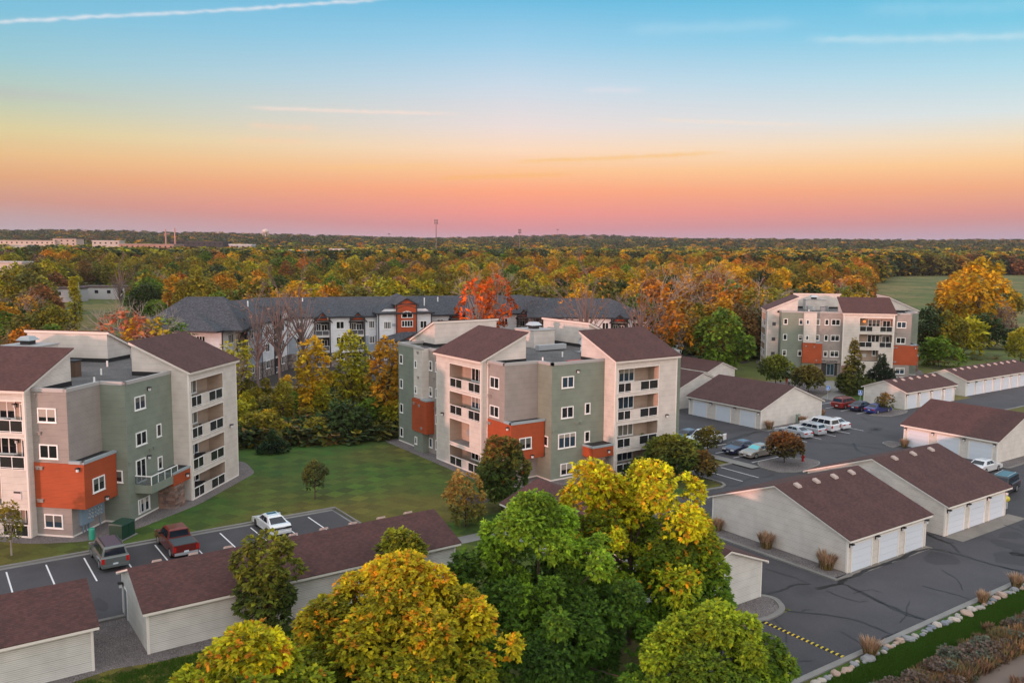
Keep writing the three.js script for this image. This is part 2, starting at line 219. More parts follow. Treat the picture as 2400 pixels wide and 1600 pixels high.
function ribbon(pts, w, y0, y1, mb = new MB(), closed = false) { // a strip of width w along (u, v) points, as a low solid
  const n = pts.length, L = [], R = [];
  for (let i = 0; i < n; i++) { const a = pts[closed ? (i + n - 1) % n : Math.max(0, i - 1)], b = pts[closed ? (i + 1) % n : Math.min(n - 1, i + 1)], l = Math.hypot(b[0] - a[0], b[1] - a[1]) || 1, nx = -(b[1] - a[1]) / l, ny = (b[0] - a[0]) / l, ww = (pts[i][2] ?? w) / 2; L.push([pts[i][0] + nx * ww, pts[i][1] + ny * ww]); R.push([pts[i][0] - nx * ww, pts[i][1] - ny * ww]); }
  for (let i = 0; i < n - (closed ? 0 : 1); i++) { const j = (i + 1) % n, P = (q, y) => [q[0], y, -q[1]];
    mb.quad(P(R[i], y1), P(R[j], y1), P(L[j], y1), P(L[i], y1));
    if (y0 < y1) { mb.quad(P(L[i], y0), P(L[j], y0), P(L[j], y1), P(L[i], y1)); mb.quad(P(R[i], y0), P(R[j], y0), P(R[j], y1), P(R[i], y1)); } }
  if (y0 < y1 && !closed) for (const i of [0, n - 1]) mb.quad([L[i][0], y0, -L[i][1]], [R[i][0], y0, -R[i][1]], [R[i][0], y1, -R[i][1]], [L[i][0], y1, -L[i][1]]);
  return mb;
}
// ---------------------------------------------------------------- the lie of the land
function land(u, v) {   // flat at the housing estate, low rolling country beyond
  const d = Math.hypot(u, v);
  if (d < 230) return 0;
  const n = fbm(u / 700 + 7, v / 700 + 3, 401, 3), knoll = Math.exp(-(((u - 1950) / 420) ** 2 + ((v - 2330) / 300) ** 2)), west = Math.exp(-(((u - 260) / 700) ** 2 + ((v - 2500) / 500) ** 2));
  return smooth(230, 900, d) * 5 + smooth(1000, 2900, d) * (22 + 16 * n) + knoll * 16 + west * 7 - smooth(3800, 6500, d) * 20;
}
{
  const mb = new MB(), R = [0, 60, 140, 230]; while (R[R.length - 1] < 7000) R.push(R[R.length - 1] * 1.085 + 6);
  const N = 144, P = (r, i) => { const a = (i / N) * 2 * Math.PI, u = Math.cos(a) * r, v = Math.sin(a) * r; return [u, land(u, v), -v]; };
  for (let k = 0; k < R.length - 1; k++) for (let i = 0; i < N; i++) { if (k === 0) mb.tri(P(0, 0), P(R[1], i), P(R[1], i + 1)); else mb.quad(P(R[k], i), P(R[k + 1], i), P(R[k + 1], i + 1), P(R[k], i + 1)); }
  const g = mb.geometry(), A = g.attributes; for (let i = 0; i < A.position.count; i++) A.uv.setXY(i, A.position.getX(i), -A.position.getZ(i));
  g.deleteAttribute('normal'); g.computeVertexNormals();
  struct('ground', g, M.meadow);
}
// lawns, gravel, asphalt: sheets a few millimetres above each other
struct('lawn', sheet([[-40, 40], [40.7, 40], [40.7, 59], [68.6, 58], [77.6, 64], [77.6, 97], [66, 99.3], [56, 99.2], [47, 98.6], [39.5, 100.6], [29, 105.4], [19, 111], [-10, 112], [-40, 112]]), M.mown, 0.004);
struct('front_lawn', sheet([[20, 24.4], [30, 24.9], [36, 24.7], [42, 25.1], [47, 24.6], [52, 25.1], [58, 24.8], [64, 25.2], [72, 25], [84, 25.3], [110, 25.2], [110, 28.3], [20, 28.3]]), M.lawn, 0.004);
struct('verge', sheet([[131.4, 30], [230, 30], [230, 63.0], [131.4, 63.0]]), M.lawn, 0.004);
struct('entrance_lawn', sheet([[125, 73.4], [125.8, 73.4], [125.8, 79.6], [150, 80.0], [152, 88], [144, 95], [133.4, 86.2], [125, 82.4]]), M.lawn, 0.02);
struct('bare_earth', sheet([[28, 150], [38, 138], [58, 134], [84, 134], [118, 128], [150, 122], [196, 160], [190, 196], [150, 196], [60, 215], [24, 182]]), M.dirt, 0.006);
struct('dirt_path', ribbon([[30, 152], [47, 147.5], [58, 142], [69, 137.4], [84, 135.6]], 2.2, 0, 0, new MB()).geometry(), M.path, 0.014);
struct('trail', ribbon([[26, 18], [40, 21.2], [48, 22.1], [54, 21.6], [66, 21.2], [90, 20.4]], 2.2, 0, 0, new MB()).geometry(), M.path, 0.008);
const lotWest = rect(-30, 31.5, 59.4, 73.5), lotEast = [[26, 28.55], [131, 28.55], [131, 63.3], [230, 63.3], [230, 73.4], [146.6, 73.3], [146.6, 72.0], [123.3, 71.9], [123.3, 104.4], [77.8, 104.4], [77.8, 64.3], [69.2, 64.3], [69.2, 58.6], [48.2, 58.6], [48.2, 34.8], [26, 34.8]];
struct('parking_lot', sheet(lotWest), M.asphalt, 0.008);
struct('parking_lot', sheet(lotEast), M.asphalt, 0.008);
// raised islands: a kerb ring with gravel, grass or concrete inside
function island(name, pts, r, mat, kerb = 0.16) {
  const P = rounded(pts, r); struct(name, sheet(P), mat, 0.1);
  const k = struct('kerb', ribbon(P, kerb, 0.0, 0.13, new MB(), true).geometry(), M.concrete); return k;
}
island('gravel_island', [[77.9, 61.4], [79.6, 63.0], [82.4, 62.6], [85.7, 61.2], [85.9, 59.2], [84.6, 58.2], [79.6, 57.4], [77.7, 58.6]], 0.9, M.gravel);
struct('sidewalk', sheet([[76.4, 61.2], [77.75, 61.2], [77.75, 97], [76.4, 97]]), M.concrete, 0.12);
struct('kerb', ribbon([[77.8, 58.6], [77.8, 104]], 0.14, 0, 0.125).geometry(), M.concrete);
struct('kerb', ribbon([[48.3, 58.3], [66, 58.2], [67.6, 58.0], [68.6, 58.4], [69.1, 59.2], [69.1, 64.2], [76.5, 64.2]], 0.3, 0, 0.13).geometry(), M.concrete);
island('gravel_island', [[43.6, 35.2], [45.8, 34.7], [47.8, 35.1], [48.75, 36.6], [48.3, 37.6], [43.6, 37.6]], 0.8, M.gravel, 0.4);
struct('gravel_bed', sheet([[55.5, 36.5], [57.3, 36.5], [57.3, 50.2], [55.5, 50.2]]), M.gravel, 0.1);
struct('kerb', ribbon([[55.4, 50.4], [55.4, 36.25], [57.2, 36.25]], 0.34, 0, 0.12).geometry(), M.concrete);
struct('apron', sheet(rect(57.4, 68.4, 35.95, 36.6)), M.apron, 0.014);
struct('apron', sheet(rect(72.0, 83.4, 35.3, 36.95)), M.apron, 0.014);
island('gravel_bed', [[101.2, 45.2], [116.4, 45.2], [116.4, 46.95], [101.2, 46.95]], 0.5, M.gravel);
island('gravel_bed', [[99.6, 58.4], [103, 58.4], [103, 60.6], [101, 60.6]], 0.7, M.gravel);
struct('gravel_bed', sheet(rect(94.9, 110.4, 73.5, 74.8)), M.gravel, 0.1);
struct('kerb', ribbon([[94.6, 75], [94.6, 73.4], [110.6, 73.4], [110.6, 88]], 0.3, 0, 0.12).geometry(), M.concrete);
island('gravel_island', [[116.6, 72.3], [118.6, 70.0], [123.3, 70.3], [125.4, 71.2], [125.4, 72.0], [123.2, 72.9]], 0.7, M.gravel);
struct('sidewalk', sheet([[123.4, 73], [124.8, 73], [124.8, 82.6], [133, 86.4], [143, 95.6], [141, 97.6], [131.5, 88.8], [124.4, 86], [123.4, 104], [123.3, 104]]), M.concrete, 0.08);
struct('gravel_bed', sheet([[124.6, 86.4], [131.4, 89.0], [139.4, 97.0], [130, 103.4], [124.6, 104]]), M.gravel, 0.05);
struct('kerb', ribbon([[123.4, 72.2], [123.4, 104]], 0.16, 0, 0.13).geometry(), M.concrete);
struct('kerb', ribbon([[131.2, 30], [131.2, 63.1], [230, 63.1]], 0.3, 0, 0.13).geometry(), M.concrete);
struct('kerb', ribbon([[26, 28.4], [131, 28.4]], 0.42, 0, 0.1).geometry(), M.concrete);
struct('gutter', ribbon([[-30, 73.3], [31.2, 73.3], [31.2, 62]], 0.42, 0, 0).geometry(), M.concrete, 0.014);
struct('kerb', ribbon([[-30, 73.68], [31.65, 73.68], [31.65, 59.9]], 0.3, 0, 0.13).geometry(), M.concrete);
struct('kerb', ribbon([[7.4, 59.15], [10.6, 59.15]], 0.36, 0, 0.13).geometry(), M.concrete);
struct('gravel_bed', sheet([[-30, 51.2], [5, 51.3], [8.4, 51.9], [11, 51.3], [33, 51.4], [33.6, 55], [33.4, 60.2], [31.8, 60.2], [31.8, 59], [-30, 59]]), M.gravel, 0.01);
struct('walk_strip', sheet(rect(32.2, 41, 58.6, 60.2)), M.concrete, 0.02);
{ // painted bay lines, tar-sealed cracks, the dark joint along the kerb
  const line = (a, b, w = 0.11) => tag(put('bay_line', ribbon([a, b], w, 0, 0).geometry(), M.paint), null, null, null, 'structure').position.y = 0.013;
  for (let i = 0; i < 15; i++) line([-8.5 + 2.645 * i, 66.8], [-8.5 + 2.645 * i, 72.5]);
  for (const v of [63.3, 66.0, 68.75, 71.5, 74.3, 77.1]) line([78.9, v], [84, v]);
  for (const u of [71.55, 74.2]) line([u, 58.5], [u, 63.8]);
  for (const u of [93.6, 96.6, 99.8, 103.0, 106.2]) line([u, 66.4], [u, 72.4]);
  for (const v of [74.2, 76.9, 79.6, 82.3]) line([116.6, v], [122.2, v]);
  for (const v of [45.2, 42.4]) line([84.5, v], [90, v]);
  const mb = new MB(), r = rng(5);
  const cracks = [
  [.3, 52.8, 36.1, 54.9, 35.7, 56.4, 36.1, 57.5, 36.0, 59.3, 36.2, 61.6, 36.1, 63.6, 36.1, 66.4, 36.3, 68.0, 36.1],
  [.26, 55.0, 35.8, 55.3, 35.2, 55.0, 34.3, 54.8, 33.4, 54.5, 32.0, 54.3, 30.5, 54.2, 29.3, 54.4, 28.6],
  [.12, 54.7, 33.3, 54.2, 31.3, 53.9, 29.8, 54.2, 28.9],
  [.26, 68.0, 36.1, 68.5, 34.9, 68.7, 33.3, 68.6, 31.4, 68.7, 30.3, 69.2, 29.2],
  [.2, 68.7, 30.9, 68.8, 29.9, 68.7, 29.0],
  [.2, 48.7, 37.6, 49.9, 37.4, 51.0, 37.3, 51.7, 37.5, 52.4, 37.4, 53.2, 36.9],
  [.18, 47.7, 35.3, 47.9, 34.7, 48.4, 34.1, 49.1, 33.4, 49.7, 32.6, 50.1, 32.0, 50.4, 31.3, 50.4, 30.3, 50.4, 29.4, 50.4, 28.8],
  [.3, 71.4, 38.3, 70.9, 37.0, 70.7, 35.8, 71.2, 35.7],
  [.2, 70.6, 35.6, 69.9, 34.8, 69.0, 34.1],
  [.1, 54.3, 34.1, 55.3, 34.0, 56.1, 33.7, 56.2, 33.0],
  [.09, 53.1, 35.5, 53.0, 34.3, 53.1, 33.4, 53.3, 32.9, 54.0, 32.7],
  [.12, 59.8, 32.0, 59.9, 31.2, 60.1, 30.5, 60.3, 29.6, 60.2, 28.8],
  [.18, 48.1, 28.7, 49.0, 28.5, 49.7, 28.8, 50.6, 28.7, 51.6, 28.6],
  [.1, 39.9, 30.2, 40.7, 30.1, 41.8, 29.9, 42.6, 29.8, 43.1, 29.5],
  [.1, 48.0, 30.9, 47.8, 30.1, 47.6, 29.2],
  [.07, 52.9, 40.8, 53.1, 39.5, 53.3, 38.2, 53.2, 37.0],
  [.16, 79.8, 35.6, 79.5, 34.8, 79.1, 33.6],
  [.1, 48.4, 34.2, 49.0, 34.3, 49.4, 34.1],
  [.14, 68.7, 58.2, 69.5, 57.6, 71.7, 58.4, 72.9, 58.9, 72.9, 58.6, 72.8, 57.1],
  [.12, 72.9, 58.9, 74.1, 58.3, 75.6, 58.2, 76.9, 58.5],
  [.16, 78.5, 57.9, 79.9, 58.2, 79.5, 56.8],
  [.4, 84.9, 72.6, 88.1, 73.3, 91.1, 73.8, 93.6, 74.0],
  [.2, 87.2, 72.8, 89.2, 73.0, 90.9, 73.3],
  [.2, 86.0, 60.1, 86.1, 59.3],
  [.22, 98.1, 62.6, 95.5, 60.7, 94.4, 59.3, 94.1, 57.5],
  [.14, 96.8, 64.9, 97.2, 62.8, 97.9, 62.4, 100.1, 60.5, 102.0, 59.6],
  [.1, 93.0, 62.3, 95.1, 60.6],
  [.14, 88.8, 59.4, 91.3, 58.2, 93.9, 57.3],
  [.16, 115.0, 72.6, 113.1, 70.0, 113.2, 68.5, 113.5, 65.5],
  [.3, 119.7, 70.6, 119.4, 69.3, 119.4, 68.3],
  [.35, 98.6, 46.3, 100.3, 46.3, 101.2, 46.3, 99.8, 45.2],
  [.3, 100.9, 44.7, 99.4, 43.7, 99.2, 42.5],
  [.12, 102.0, 49.4, 102.2, 48.0, 101.1, 45.8, 101.2, 43.4],
  [.3, 96.3, 91.4, 93.9, 87.9, 94.0, 87.4],
  [.2, 86.2, 60.2, 85.8, 58.8, 86.0, 57.6, 88.5, 56.5],
  [.16, 93.8, 67.3, 95.7, 64.7, 97.0, 62.0]
  ];
  for (const [w, ...q] of cracks) {
    const pts = []; for (let i = 0; i < q.length; i += 2) pts.push([q[i], q[i + 1]]);
    const fine = []; for (let i = 0; i < pts.length - 1; i++) { const n = Math.max(2, Math.ceil(Math.hypot(pts[i + 1][0] - pts[i][0], pts[i + 1][1] - pts[i][1]) / 0.5)); for (let k = 0; k < n; k++) { const t = k / n; fine.push([lerp(pts[i][0], pts[i + 1][0], t) + (k ? (r() - 0.5) * 0.14 : 0), lerp(pts[i][1], pts[i + 1][1], t) + (k ? (r() - 0.5) * 0.14 : 0), w * (0.75 + 0.75 * r())]); } }
    fine.push([...pts[pts.length - 1], w * 0.4]); ribbon(fine, w, 0, 0, mb);
  }
  for (let i = 0; i < 46; i++) { let u = 40 + r() * 80, v = 29 + r() * 36, a = r() * 6.3; if (u > 56 && u < 84 && v > 35.5) continue; const f = [[u, v, 0.03]]; for (let k = 0; k < 7; k++) { a += (r() - 0.5) * 0.7; u += Math.cos(a) * 0.6; v += Math.sin(a) * 0.6; f.push([u, Math.max(29, v), 0.05 + 0.06 * r()]); } ribbon(f, 0.05, 0, 0, mb); }
  ribbon([[26, 28.68, 0.12], [60, 28.7, 0.1], [90, 28.69, 0.12]], 0.12, 0, 0, mb);
  const t = mb.build('tar_cracks', M.tar); t.position.y = 0.017; tag(t, null, null, null, 'structure');
  const pm = new MB(), pr = rng(19); for (let i = 0; i < 26; i++) { const u = i < 6 ? 2 + pr() * 28 : 42 + pr() * 74, v = i < 6 ? 61 + pr() * 10 : u > 56 && u < 84 && pr() < 0.8 ? 30 + pr() * 4.5 : 30 + pr() * 40; if ((u > 56 && u < 84 && v > 35) || (u > 76 && u < 94 && v > 56 && v < 64) || (u > 94 && v > 45 && v < 61)) continue; const n = 11, rx = 0.5 + pr() * 1.8, ry = 0.4 + pr() * 1.2, pts = []; for (let k = 0; k < n; k++) { const a = (k / n) * 6.283, q = 0.7 + 0.5 * pr(); pts.push([u + Math.cos(a) * rx * q, 0, -(v + Math.sin(a) * ry * q)]); } pm.poly(pts); }
  const pp = pm.build('asphalt_patch', std({ color: C3(0.62, 0.62, 0.64), map: M.asphalt.map, roughness: 0.8 })); pp.position.y = 0.0125; tag(pp, null, null, null, 'structure');
}
// ---------------------------------------------------------------- windows and doors, shared geometries
const winCache = new Map();
function winGeo(w, h, n) { // local x along the wall, y up, z outwards, origin at the bottom centre
  const key = [w, h, n].join();
  if (!winCache.has(key)) {
    const f = new MB(), e = 0.1, m = 0.09; const panes = [];
    f.box(-w / 2, w / 2, 0, e, 0, 0.07); f.box(-w / 2, w / 2, h - e, h, 0, 0.07); f.box(-w / 2, -w / 2 + e, e, h - e, 0, 0.07); f.box(w / 2 - e, w / 2, e, h - e, 0, 0.07); f.box(-w / 2 - 0.05, w / 2 + 0.05, -0.05, 0, 0, 0.1);
    const pw = (w - 2 * e - (n - 1) * m) / n;
    for (let i = 0; i < n; i++) { const x = -w / 2 + e + i * (pw + m); if (i) f.box(x - m, x, e, h - e, 0, 0.065); const p = new MB(); p.box(x, x + pw, e, h - e, 0.004, 0.03); panes.push(p.geometry()); }
    winCache.set(key, { f: f.geometry(), panes });
  }
  return winCache.get(key);
}
const wr = rng(77); M.blind = plain([0.3, 0.28, 0.25], 0.35); M.blindDark = plain([0.1, 0.105, 0.1], 0.3);
function win(parent, F, a, y, w, h, n = 2, name = 'window', d = 0, mat = M.white, glass) {
  const g = winGeo(w, h, n), m = put(name, g.f, mat, parent); m.position.set(...F.at(a, y, d)); m.rotation.y = F.rot;
  const k = wr(), bl = wr(), bh = 0.25 + 0.45 * wr(); if (!glass && bl < 0.42 && h > 0.9) { const door = h > 1.9, e = 0.11, m2 = new MB(); if (door) m2.box(-w / 2 + e, -w / 2 + e + (w / n - e) * 0.8, e, h - e, 0.031, 0.036); else m2.box(-w / 2 + e, w / 2 - e, h - e - (h - 2 * e) * bh, h - e, 0.031, 0.036); m2.build(door ? 'curtain' : 'blind', bl < 0.2 ? M.blind : M.blindDark, m); } for (const p of g.panes) put('pane', p, glass ?? (k < 0.07 ? M.glassBlind : k < 0.38 ? M.glassBlue : M.glass), m);
  return m;
}
const lampGeo = (() => { const b = new MB(); b.box(-0.09, 0.09, 0.02, 0.3, 0, 0.06); b.box(-0.14, 0.14, 0.26, 0.36, 0.04, 0.34); return b.geometry(); })(), lampGlass = (() => { const b = new MB(); b.box(-0.08, 0.08, 0.02, 0.26, 0.1, 0.28); return b.geometry(); })();
function wallLamp(parent, F, a, y, d = 0) { const l = put('wall_lamp', lampGeo, M.dark, parent); l.position.set(...F.at(a, y, d)); l.rotation.y = F.rot; put('lamp_glass', lampGlass, M.lens, l); return l; }
function bx(name, parent, mat, F, a0, a1, y0, y1, d0, d1) { return new MB().boxF(F, a0, a1, y0, y1, d0, d1).build(name, mat, parent); }

// a recessed balcony in the wall F: a0..a1 along it, floor y, opening up to top
function balcony(parent, F, a0, a1, y, top, o = {}) {
  const D = o.depth ?? 1.7, b = new MB(), W = o.wall ?? M.tan, yb = o.sill ?? y;
  b.quad(F.at(a0, y, -D), F.at(a1, y, -D), F.at(a1, top, -D), F.at(a0, top, -D));
  b.quad(F.at(a0, y, 0), F.at(a0, y, -D), F.at(a0, top, -D), F.at(a0, top, 0)); b.quad(F.at(a1, y, -D), F.at(a1, y, 0), F.at(a1, top, 0), F.at(a1, top, -D));
  const bal = b.build('balcony', W, parent);
  new MB().quad(F.at(a0, y, 0), F.at(a1, y, 0), F.at(a1, y, -D), F.at(a0, y, -D)).build('balcony_floor', M.concrete, bal); new MB().quad(F.at(a0, top, -D), F.at(a1, top, -D), F.at(a1, top, 0), F.at(a0, top, 0)).build('balcony_ceiling', M.tan, bal);
  const t = new MB(), e = 0.08; t.boxF(F, a0 - e, a1 + e, top, top + e, 0, 0.03); t.boxF(F, a0 - e, a0, yb, top, 0, 0.03); t.boxF(F, a1, a1 + e, yb, top, 0, 0.03); t.boxF(F, a0 - e, a1 + e, yb - e, yb, 0, 0.03); t.build('opening_trim', M.trim, bal);
  for (const [c, w, h, n, yy] of o.wins ?? []) win(bal, F, c, yy ?? y + 0.85, w, h, n, 'window', -D);
  for (const [c, w, n] of o.doors ?? []) win(bal, F, c, y + 0.06, w, 2.1, n, 'sliding_door', -D);
  for (const [r0, r1] of o.rails ?? []) {
    const g = new MB(); g.boxF(F, r0, r1, y + 1.02, y + 1.09, -0.08, 0.02); g.boxF(F, r0, r1, y + 0.06, y + 0.11, -0.06, 0); for (let i = 0; i <= 2; i++) { const x = lerp(r0 + 0.03, r1 - 0.03, i / 2); g.boxF(F, x - 0.03, x + 0.03, y, y + 1.02, -0.06, 0); }
    const rl = g.build('railing', M.white, bal); bx('railing_panel', bal, o.screen ?? M.screen, F, r0 + 0.06, r1 - 0.06, y + 0.11, y + 1.02, -0.035, -0.025);
  }
  for (const [r0, r1] of o.panels ?? []) bx('half_wall', bal, M.cream, F, r0, r1, y - 0.05, y + 1.12, -0.12, 0.02);
  if (o.lamp) wallLamp(bal, F, o.lamp, y + 1.8, -D);
  if (o.grille) bx('air_conditioner', bal, M.metal, F, o.grille, o.grille + 0.75, y + 0.7, y + 1.35, -D, -D + 0.08);
  return bal;
}
M.screen = new THREE.MeshPhysicalMaterial({ color: C3(0.1, 0.11, 0.12), roughness: 0.15, transmission: 0.8, thickness: 0 });

const EAVE = 12.57, RIDGE = 15.15, RUN = 5.85, PAR = 12.62, FLAT = 12.05, FLOORS = [0, 2.78, 5.87, 8.95];
function apartments(O, turn, label, o) {
  const B = thing('apartment_building', label, 'building', O[0], O[1], 0, THREE.MathUtils.degToRad(turn), 'four storey apartment buildings with maroon shed roofs');
  delete B.userData.group;
  const gq = o.gq ?? [20.4, 22.5, 28.0];                       // where the taupe wall, the bay and the sage wall end
  const halves = [0, 1];
  const each = (name, mat) => ({ boxF: (...a) => new MB().boxF(...a).build(name, mat, B) }), cap = each('parapet_cap', M.cap), flash = each('roof_flashing', M.flash), trim = each('corner_trim', M.trim), found = each('foundation_strip', M.trim);
  for (const h of halves) {
    const turnF = (F) => (h ? frame(26.2 - F.op, 30.9 - F.oq, -F.tp, -F.tq, -F.np, -F.nq) : F);
    const fm = (p) => turnF(FM(p)), fq = (q) => turnF(FQ(q)), pt = (p, q, y) => (h ? [26.2 - p, y, -(30.9 - q)] : [p, y, -q]);
    const seen = !h;
    const tower = (fF, sideA, sideB, a0, a1, holes, alongQ) => { // face frame, frames of the two sides, span
      const w = new MB(); w.wall(fF, a0, a1, 0, EAVE, holes);
      for (const a of [a0, a1]) { const q = (d, y) => fF.at(a, y, -d); w.poly([q(0, 0), q(RUN, 0), q(RUN, RIDGE), q(0, EAVE)]); }
      w.quad(fF.at(a0, 9, -RUN), fF.at(a1, 9, -RUN), fF.at(a1, RIDGE, -RUN), fF.at(a0, RIDGE, -RUN));
      w.build('tower_wall', M.cream, B);
      const k = (RIDGE - EAVE) / RUN, lift = 0.2, c = (a, d) => fF.at(a, EAVE + k * d + lift, -d);
      const r = new MB(); r.slab(c(a0 - 0.32, -0.36), c(a1 + 0.32, -0.36), c(a1 + 0.32, RUN + 0.16), c(a0 - 0.32, RUN + 0.16), 0.07); const roof = r.build('shed_roof', M.roof, B);
      const f = new MB(), l2 = (q) => [q[0], q[1] - 0.072, q[2]]; f.slab(l2(c(a0 - 0.27, -0.31)), l2(c(a1 + 0.27, -0.31)), l2(c(a1 + 0.27, RUN + 0.11)), l2(c(a0 - 0.27, RUN + 0.11)), 0.24); f.build('fascia', M.creamPlain, roof);
      for (const a of [a0, a1]) { const d0 = 1.9; flash.boxF(fF, a - 0.03, a + 0.03, FLAT, FLAT + 0.42, -RUN - 0.03, -d0); }
      flash.boxF(fF, a0, a1, FLAT, FLAT + 0.42, -RUN - 0.03, -RUN + 0.02);
      for (const a of [a0, a1]) trim.boxF(fF, a - 0.02, a + 0.02, 0, EAVE - 0.1, -0.14, 0.02), trim.boxF(fF, a === a0 ? a0 : a1 - 0.14, a === a0 ? a0 + 0.14 : a1, 0, EAVE - 0.1, 0, 0.02);
      found.boxF(fF, a0, a1, 0, 0.16, 0, 0.035);
    };
    // tower towards -p
    const T1 = fm(0), B1 = o.t1 ?? [[7.74, 14.06, 8.95, 11.6], [7.74, 14.06, 5.87, 8.48], [9.8, 14.06, 2.72, 5.36], [7.74, 14.06, 0.02, 2.3]];
    const T2 = fq(0), B2 = o.t2 ?? [[12.78, 18.87, 9.0, 11.6], [12.78, 18.87, 5.93, 8.52], [12.78, 18.87, 2.86, 5.42], [12.78, 18.87, 0.02, 2.32]];
    const deep1 = seen || o.backBalconies, deep2 = seen;
    tower(T1, null, null, 7.5, 17, deep1 || h ? B1 : []);
    tower(T2, null, null, 12.4, 21.8, B2);
    for (const [a0, a1, y, top] of B1) {
      const wide = a1 - a0 > 5 && a0 < 9;
      balcony(B, T1, a0, a1, y, top, a0 > 9 ? { wins: [[10.4, 1.3, 1.5, 2, y + 1.0]], grille: 12.1, depth: 1.6, ...(o.t1extra ?? {}) } : { wins: [[10.9, 2.3, 1.55, 3, y + 0.8]], doors: [[8.6, 1.5, 2]], rails: [[11.48, a1 - 0.03], [a0 + 0.03, 10.15]], panels: [[10.12, 11.5]], lamp: 9.7 });
    }
    if (seen) for (const [a0, a1, y, top] of B2) balcony(B, T2, a0, a1, y, top, { wins: [[15.5, 2.35, 1.5, 3, y + 0.85]], doors: [[13.4, 1.1, 1]], rails: [[a0 + 0.03, 14.75], [16.12, a1 - 0.03]], panels: [[14.72, 16.14]], lamp: 14.15 });
    else for (const [a0, a1, y, top] of B2) balcony(B, T2, a0, a1, y, top, { rails: o.backBalconies ? [[a0 + 0.03, 14.75], [16.12, a1 - 0.03]] : [], panels: o.backBalconies ? [[14.72, 16.14]] : [] });
    // walls between the towers
    const sheetWall = (name, mat, F, a0, a1, y0, y1, holes) => new MB().wall(F, a0, a1, y0, y1, holes).build(name, mat, B);
    const capAlong = (F, a0, a1, y = PAR) => cap.boxF(F, a0, a1, y - 0.26, y + 0.04, -0.24, 0.05);
    const greyF = fm(0.9), bayF = fm(0), greenF = fm(0.82);
    sheetWall('taupe_wall', M.taupe, greyF, 17, gq[0], 0, PAR); capAlong(greyF, 17, gq[0]);
    sheetWall('sage_wall', M.sage, greenF, gq[1], gq[2], 0, PAR); capAlong(greenF, gq[1], gq[2] + 0.05); found.boxF(greenF, gq[1], gq[2], 0, 0.16, 0, 0.03);
    sheetWall('sage_wall', M.sage, turnF(frame(0, gq[2], 1, 0, 0, 1)), 0.82, 4.4, 0, PAR); cap.boxF(turnF(frame(0, gq[2], 1, 0, 0, 1)), 0.85, 4.4, PAR - 0.26, PAR + 0.04, -0.24, 0.05);
    { const w = new MB(); w.wall(bayF, gq[0], gq[1], 6.5, PAR); w.quad(bayF.at(gq[0], 6.5), bayF.at(gq[0], 6.5, -0.9), bayF.at(gq[0], PAR, -0.9), bayF.at(gq[0], PAR)); w.quad(bayF.at(gq[1], 6.5), bayF.at(gq[1], 6.5, -0.9), bayF.at(gq[1], PAR, -0.9), bayF.at(gq[1], PAR)); w.build('bay_wall', M.cream, B); capAlong(bayF, gq[0] - 0.05, gq[1] + 0.05, PAR + 0.05);
      const s = new MB(); s.wall(bayF, gq[0], gq[1], 0, 2.5); s.quad(bayF.at(gq[0], 0), bayF.at(gq[0], 0, -0.9), bayF.at(gq[0], 2.5, -0.9), bayF.at(gq[0], 2.5)); s.quad(bayF.at(gq[1], 0), bayF.at(gq[1], 0, -0.9), bayF.at(gq[1], 2.5, -0.9), bayF.at(gq[1], 2.5)); s.build('bay_base', M.sage, B);
      const g0 = o.bayBox ?? gq[0] - 1.3; bx('orange_bay', B, M.orange, fm(-0.06), g0, gq[1] + 0.1, 2.5, 6.42, -1.0, 0.16); bx('bay_cap', B, M.capBlue, fm(-0.06), g0 - 0.04, gq[0], 6.42, 6.6, -1.0, 0.2); }
    // the corner: taupe return, sage return, long sage wall, orange box over floors two and three
    const pinkF = fm(0.75), c4 = fq(4.2), in5 = fm(5.1), g18 = fq(1.8);
    sheetWall('taupe_wall', M.taupe, pinkF, 4.2, 7.5, 0, PAR); capAlong(pinkF, 4.2, 7.5); found.boxF(pinkF, 4.2, 7.5, 0, 0.16, 0, 0.035);
    sheetWall('taupe_wall', M.taupe, c4, 0.75, 5.1, 0, PAR); capAlong(c4, 0.7, 5.1); found.boxF(c4, 0.75, 5.1, 0, 0.16, 0, 0.035);
    sheetWall('sage_wall', M.sage, in5, 1.8, 4.2, 0, PAR); capAlong(in5, 1.75, 4.2); found.boxF(in5, 1.8, 4.2, 0, 0.16, 0, 0.035);
    sheetWall('sage_wall', M.sage, g18, 5.1, 12.4, 0, PAR); capAlong(g18, 5.05, 12.4); found.boxF(g18, 5.1, 9.6, 0, 0.16, 0, 0.035);
    const ob = new MB(); ob.boxF(fq(2.85), 0.68, 5.0, 2.52, 6.36, -4.62, 0); const box = ob.build('orange_box', M.orange, B);
    const oc = new MB(); oc.boxF(fq(2.85), 0.62, 5.06, 6.36, 6.58, -0.3, 0.06); oc.boxF(fm(0.68), 2.85, 4.2, 6.36, 6.58, -0.3, 0.06); oc.build('box_cap', M.capBlue, box); bx('box_roof', box, M.flash, fq(2.85), 0.9, 5.0, 6.36, 6.46, -1.34, -0.3);
    if (seen) {
      for (const y of [9.78, 6.7]) win(B, pinkF, 6.05, y, 1.72, 1.22); if (o.pinkLow) win(B, pinkF, 5.9, 0.72, 1.72, 1.22);
      win(B, fq(2.85), 2.48, 3.62, 1.6, 1.26); win(B, in5, 2.68, 3.66, 0.74, 1.1, 1);
      for (const y of [9.85, 6.6]) win(B, g18, 7.22, y, 1.64, 1.24);
      for (const y of [6.76, 3.66]) win(B, g18, 10.02, y, 0.74, 1.2, 1);
      if (o.triple) win(B, g18, 7.22, 3.38, 2.4, 1.6, 3);
      win(B, g18, 7.2, 0.42, 1.64, 1.3);
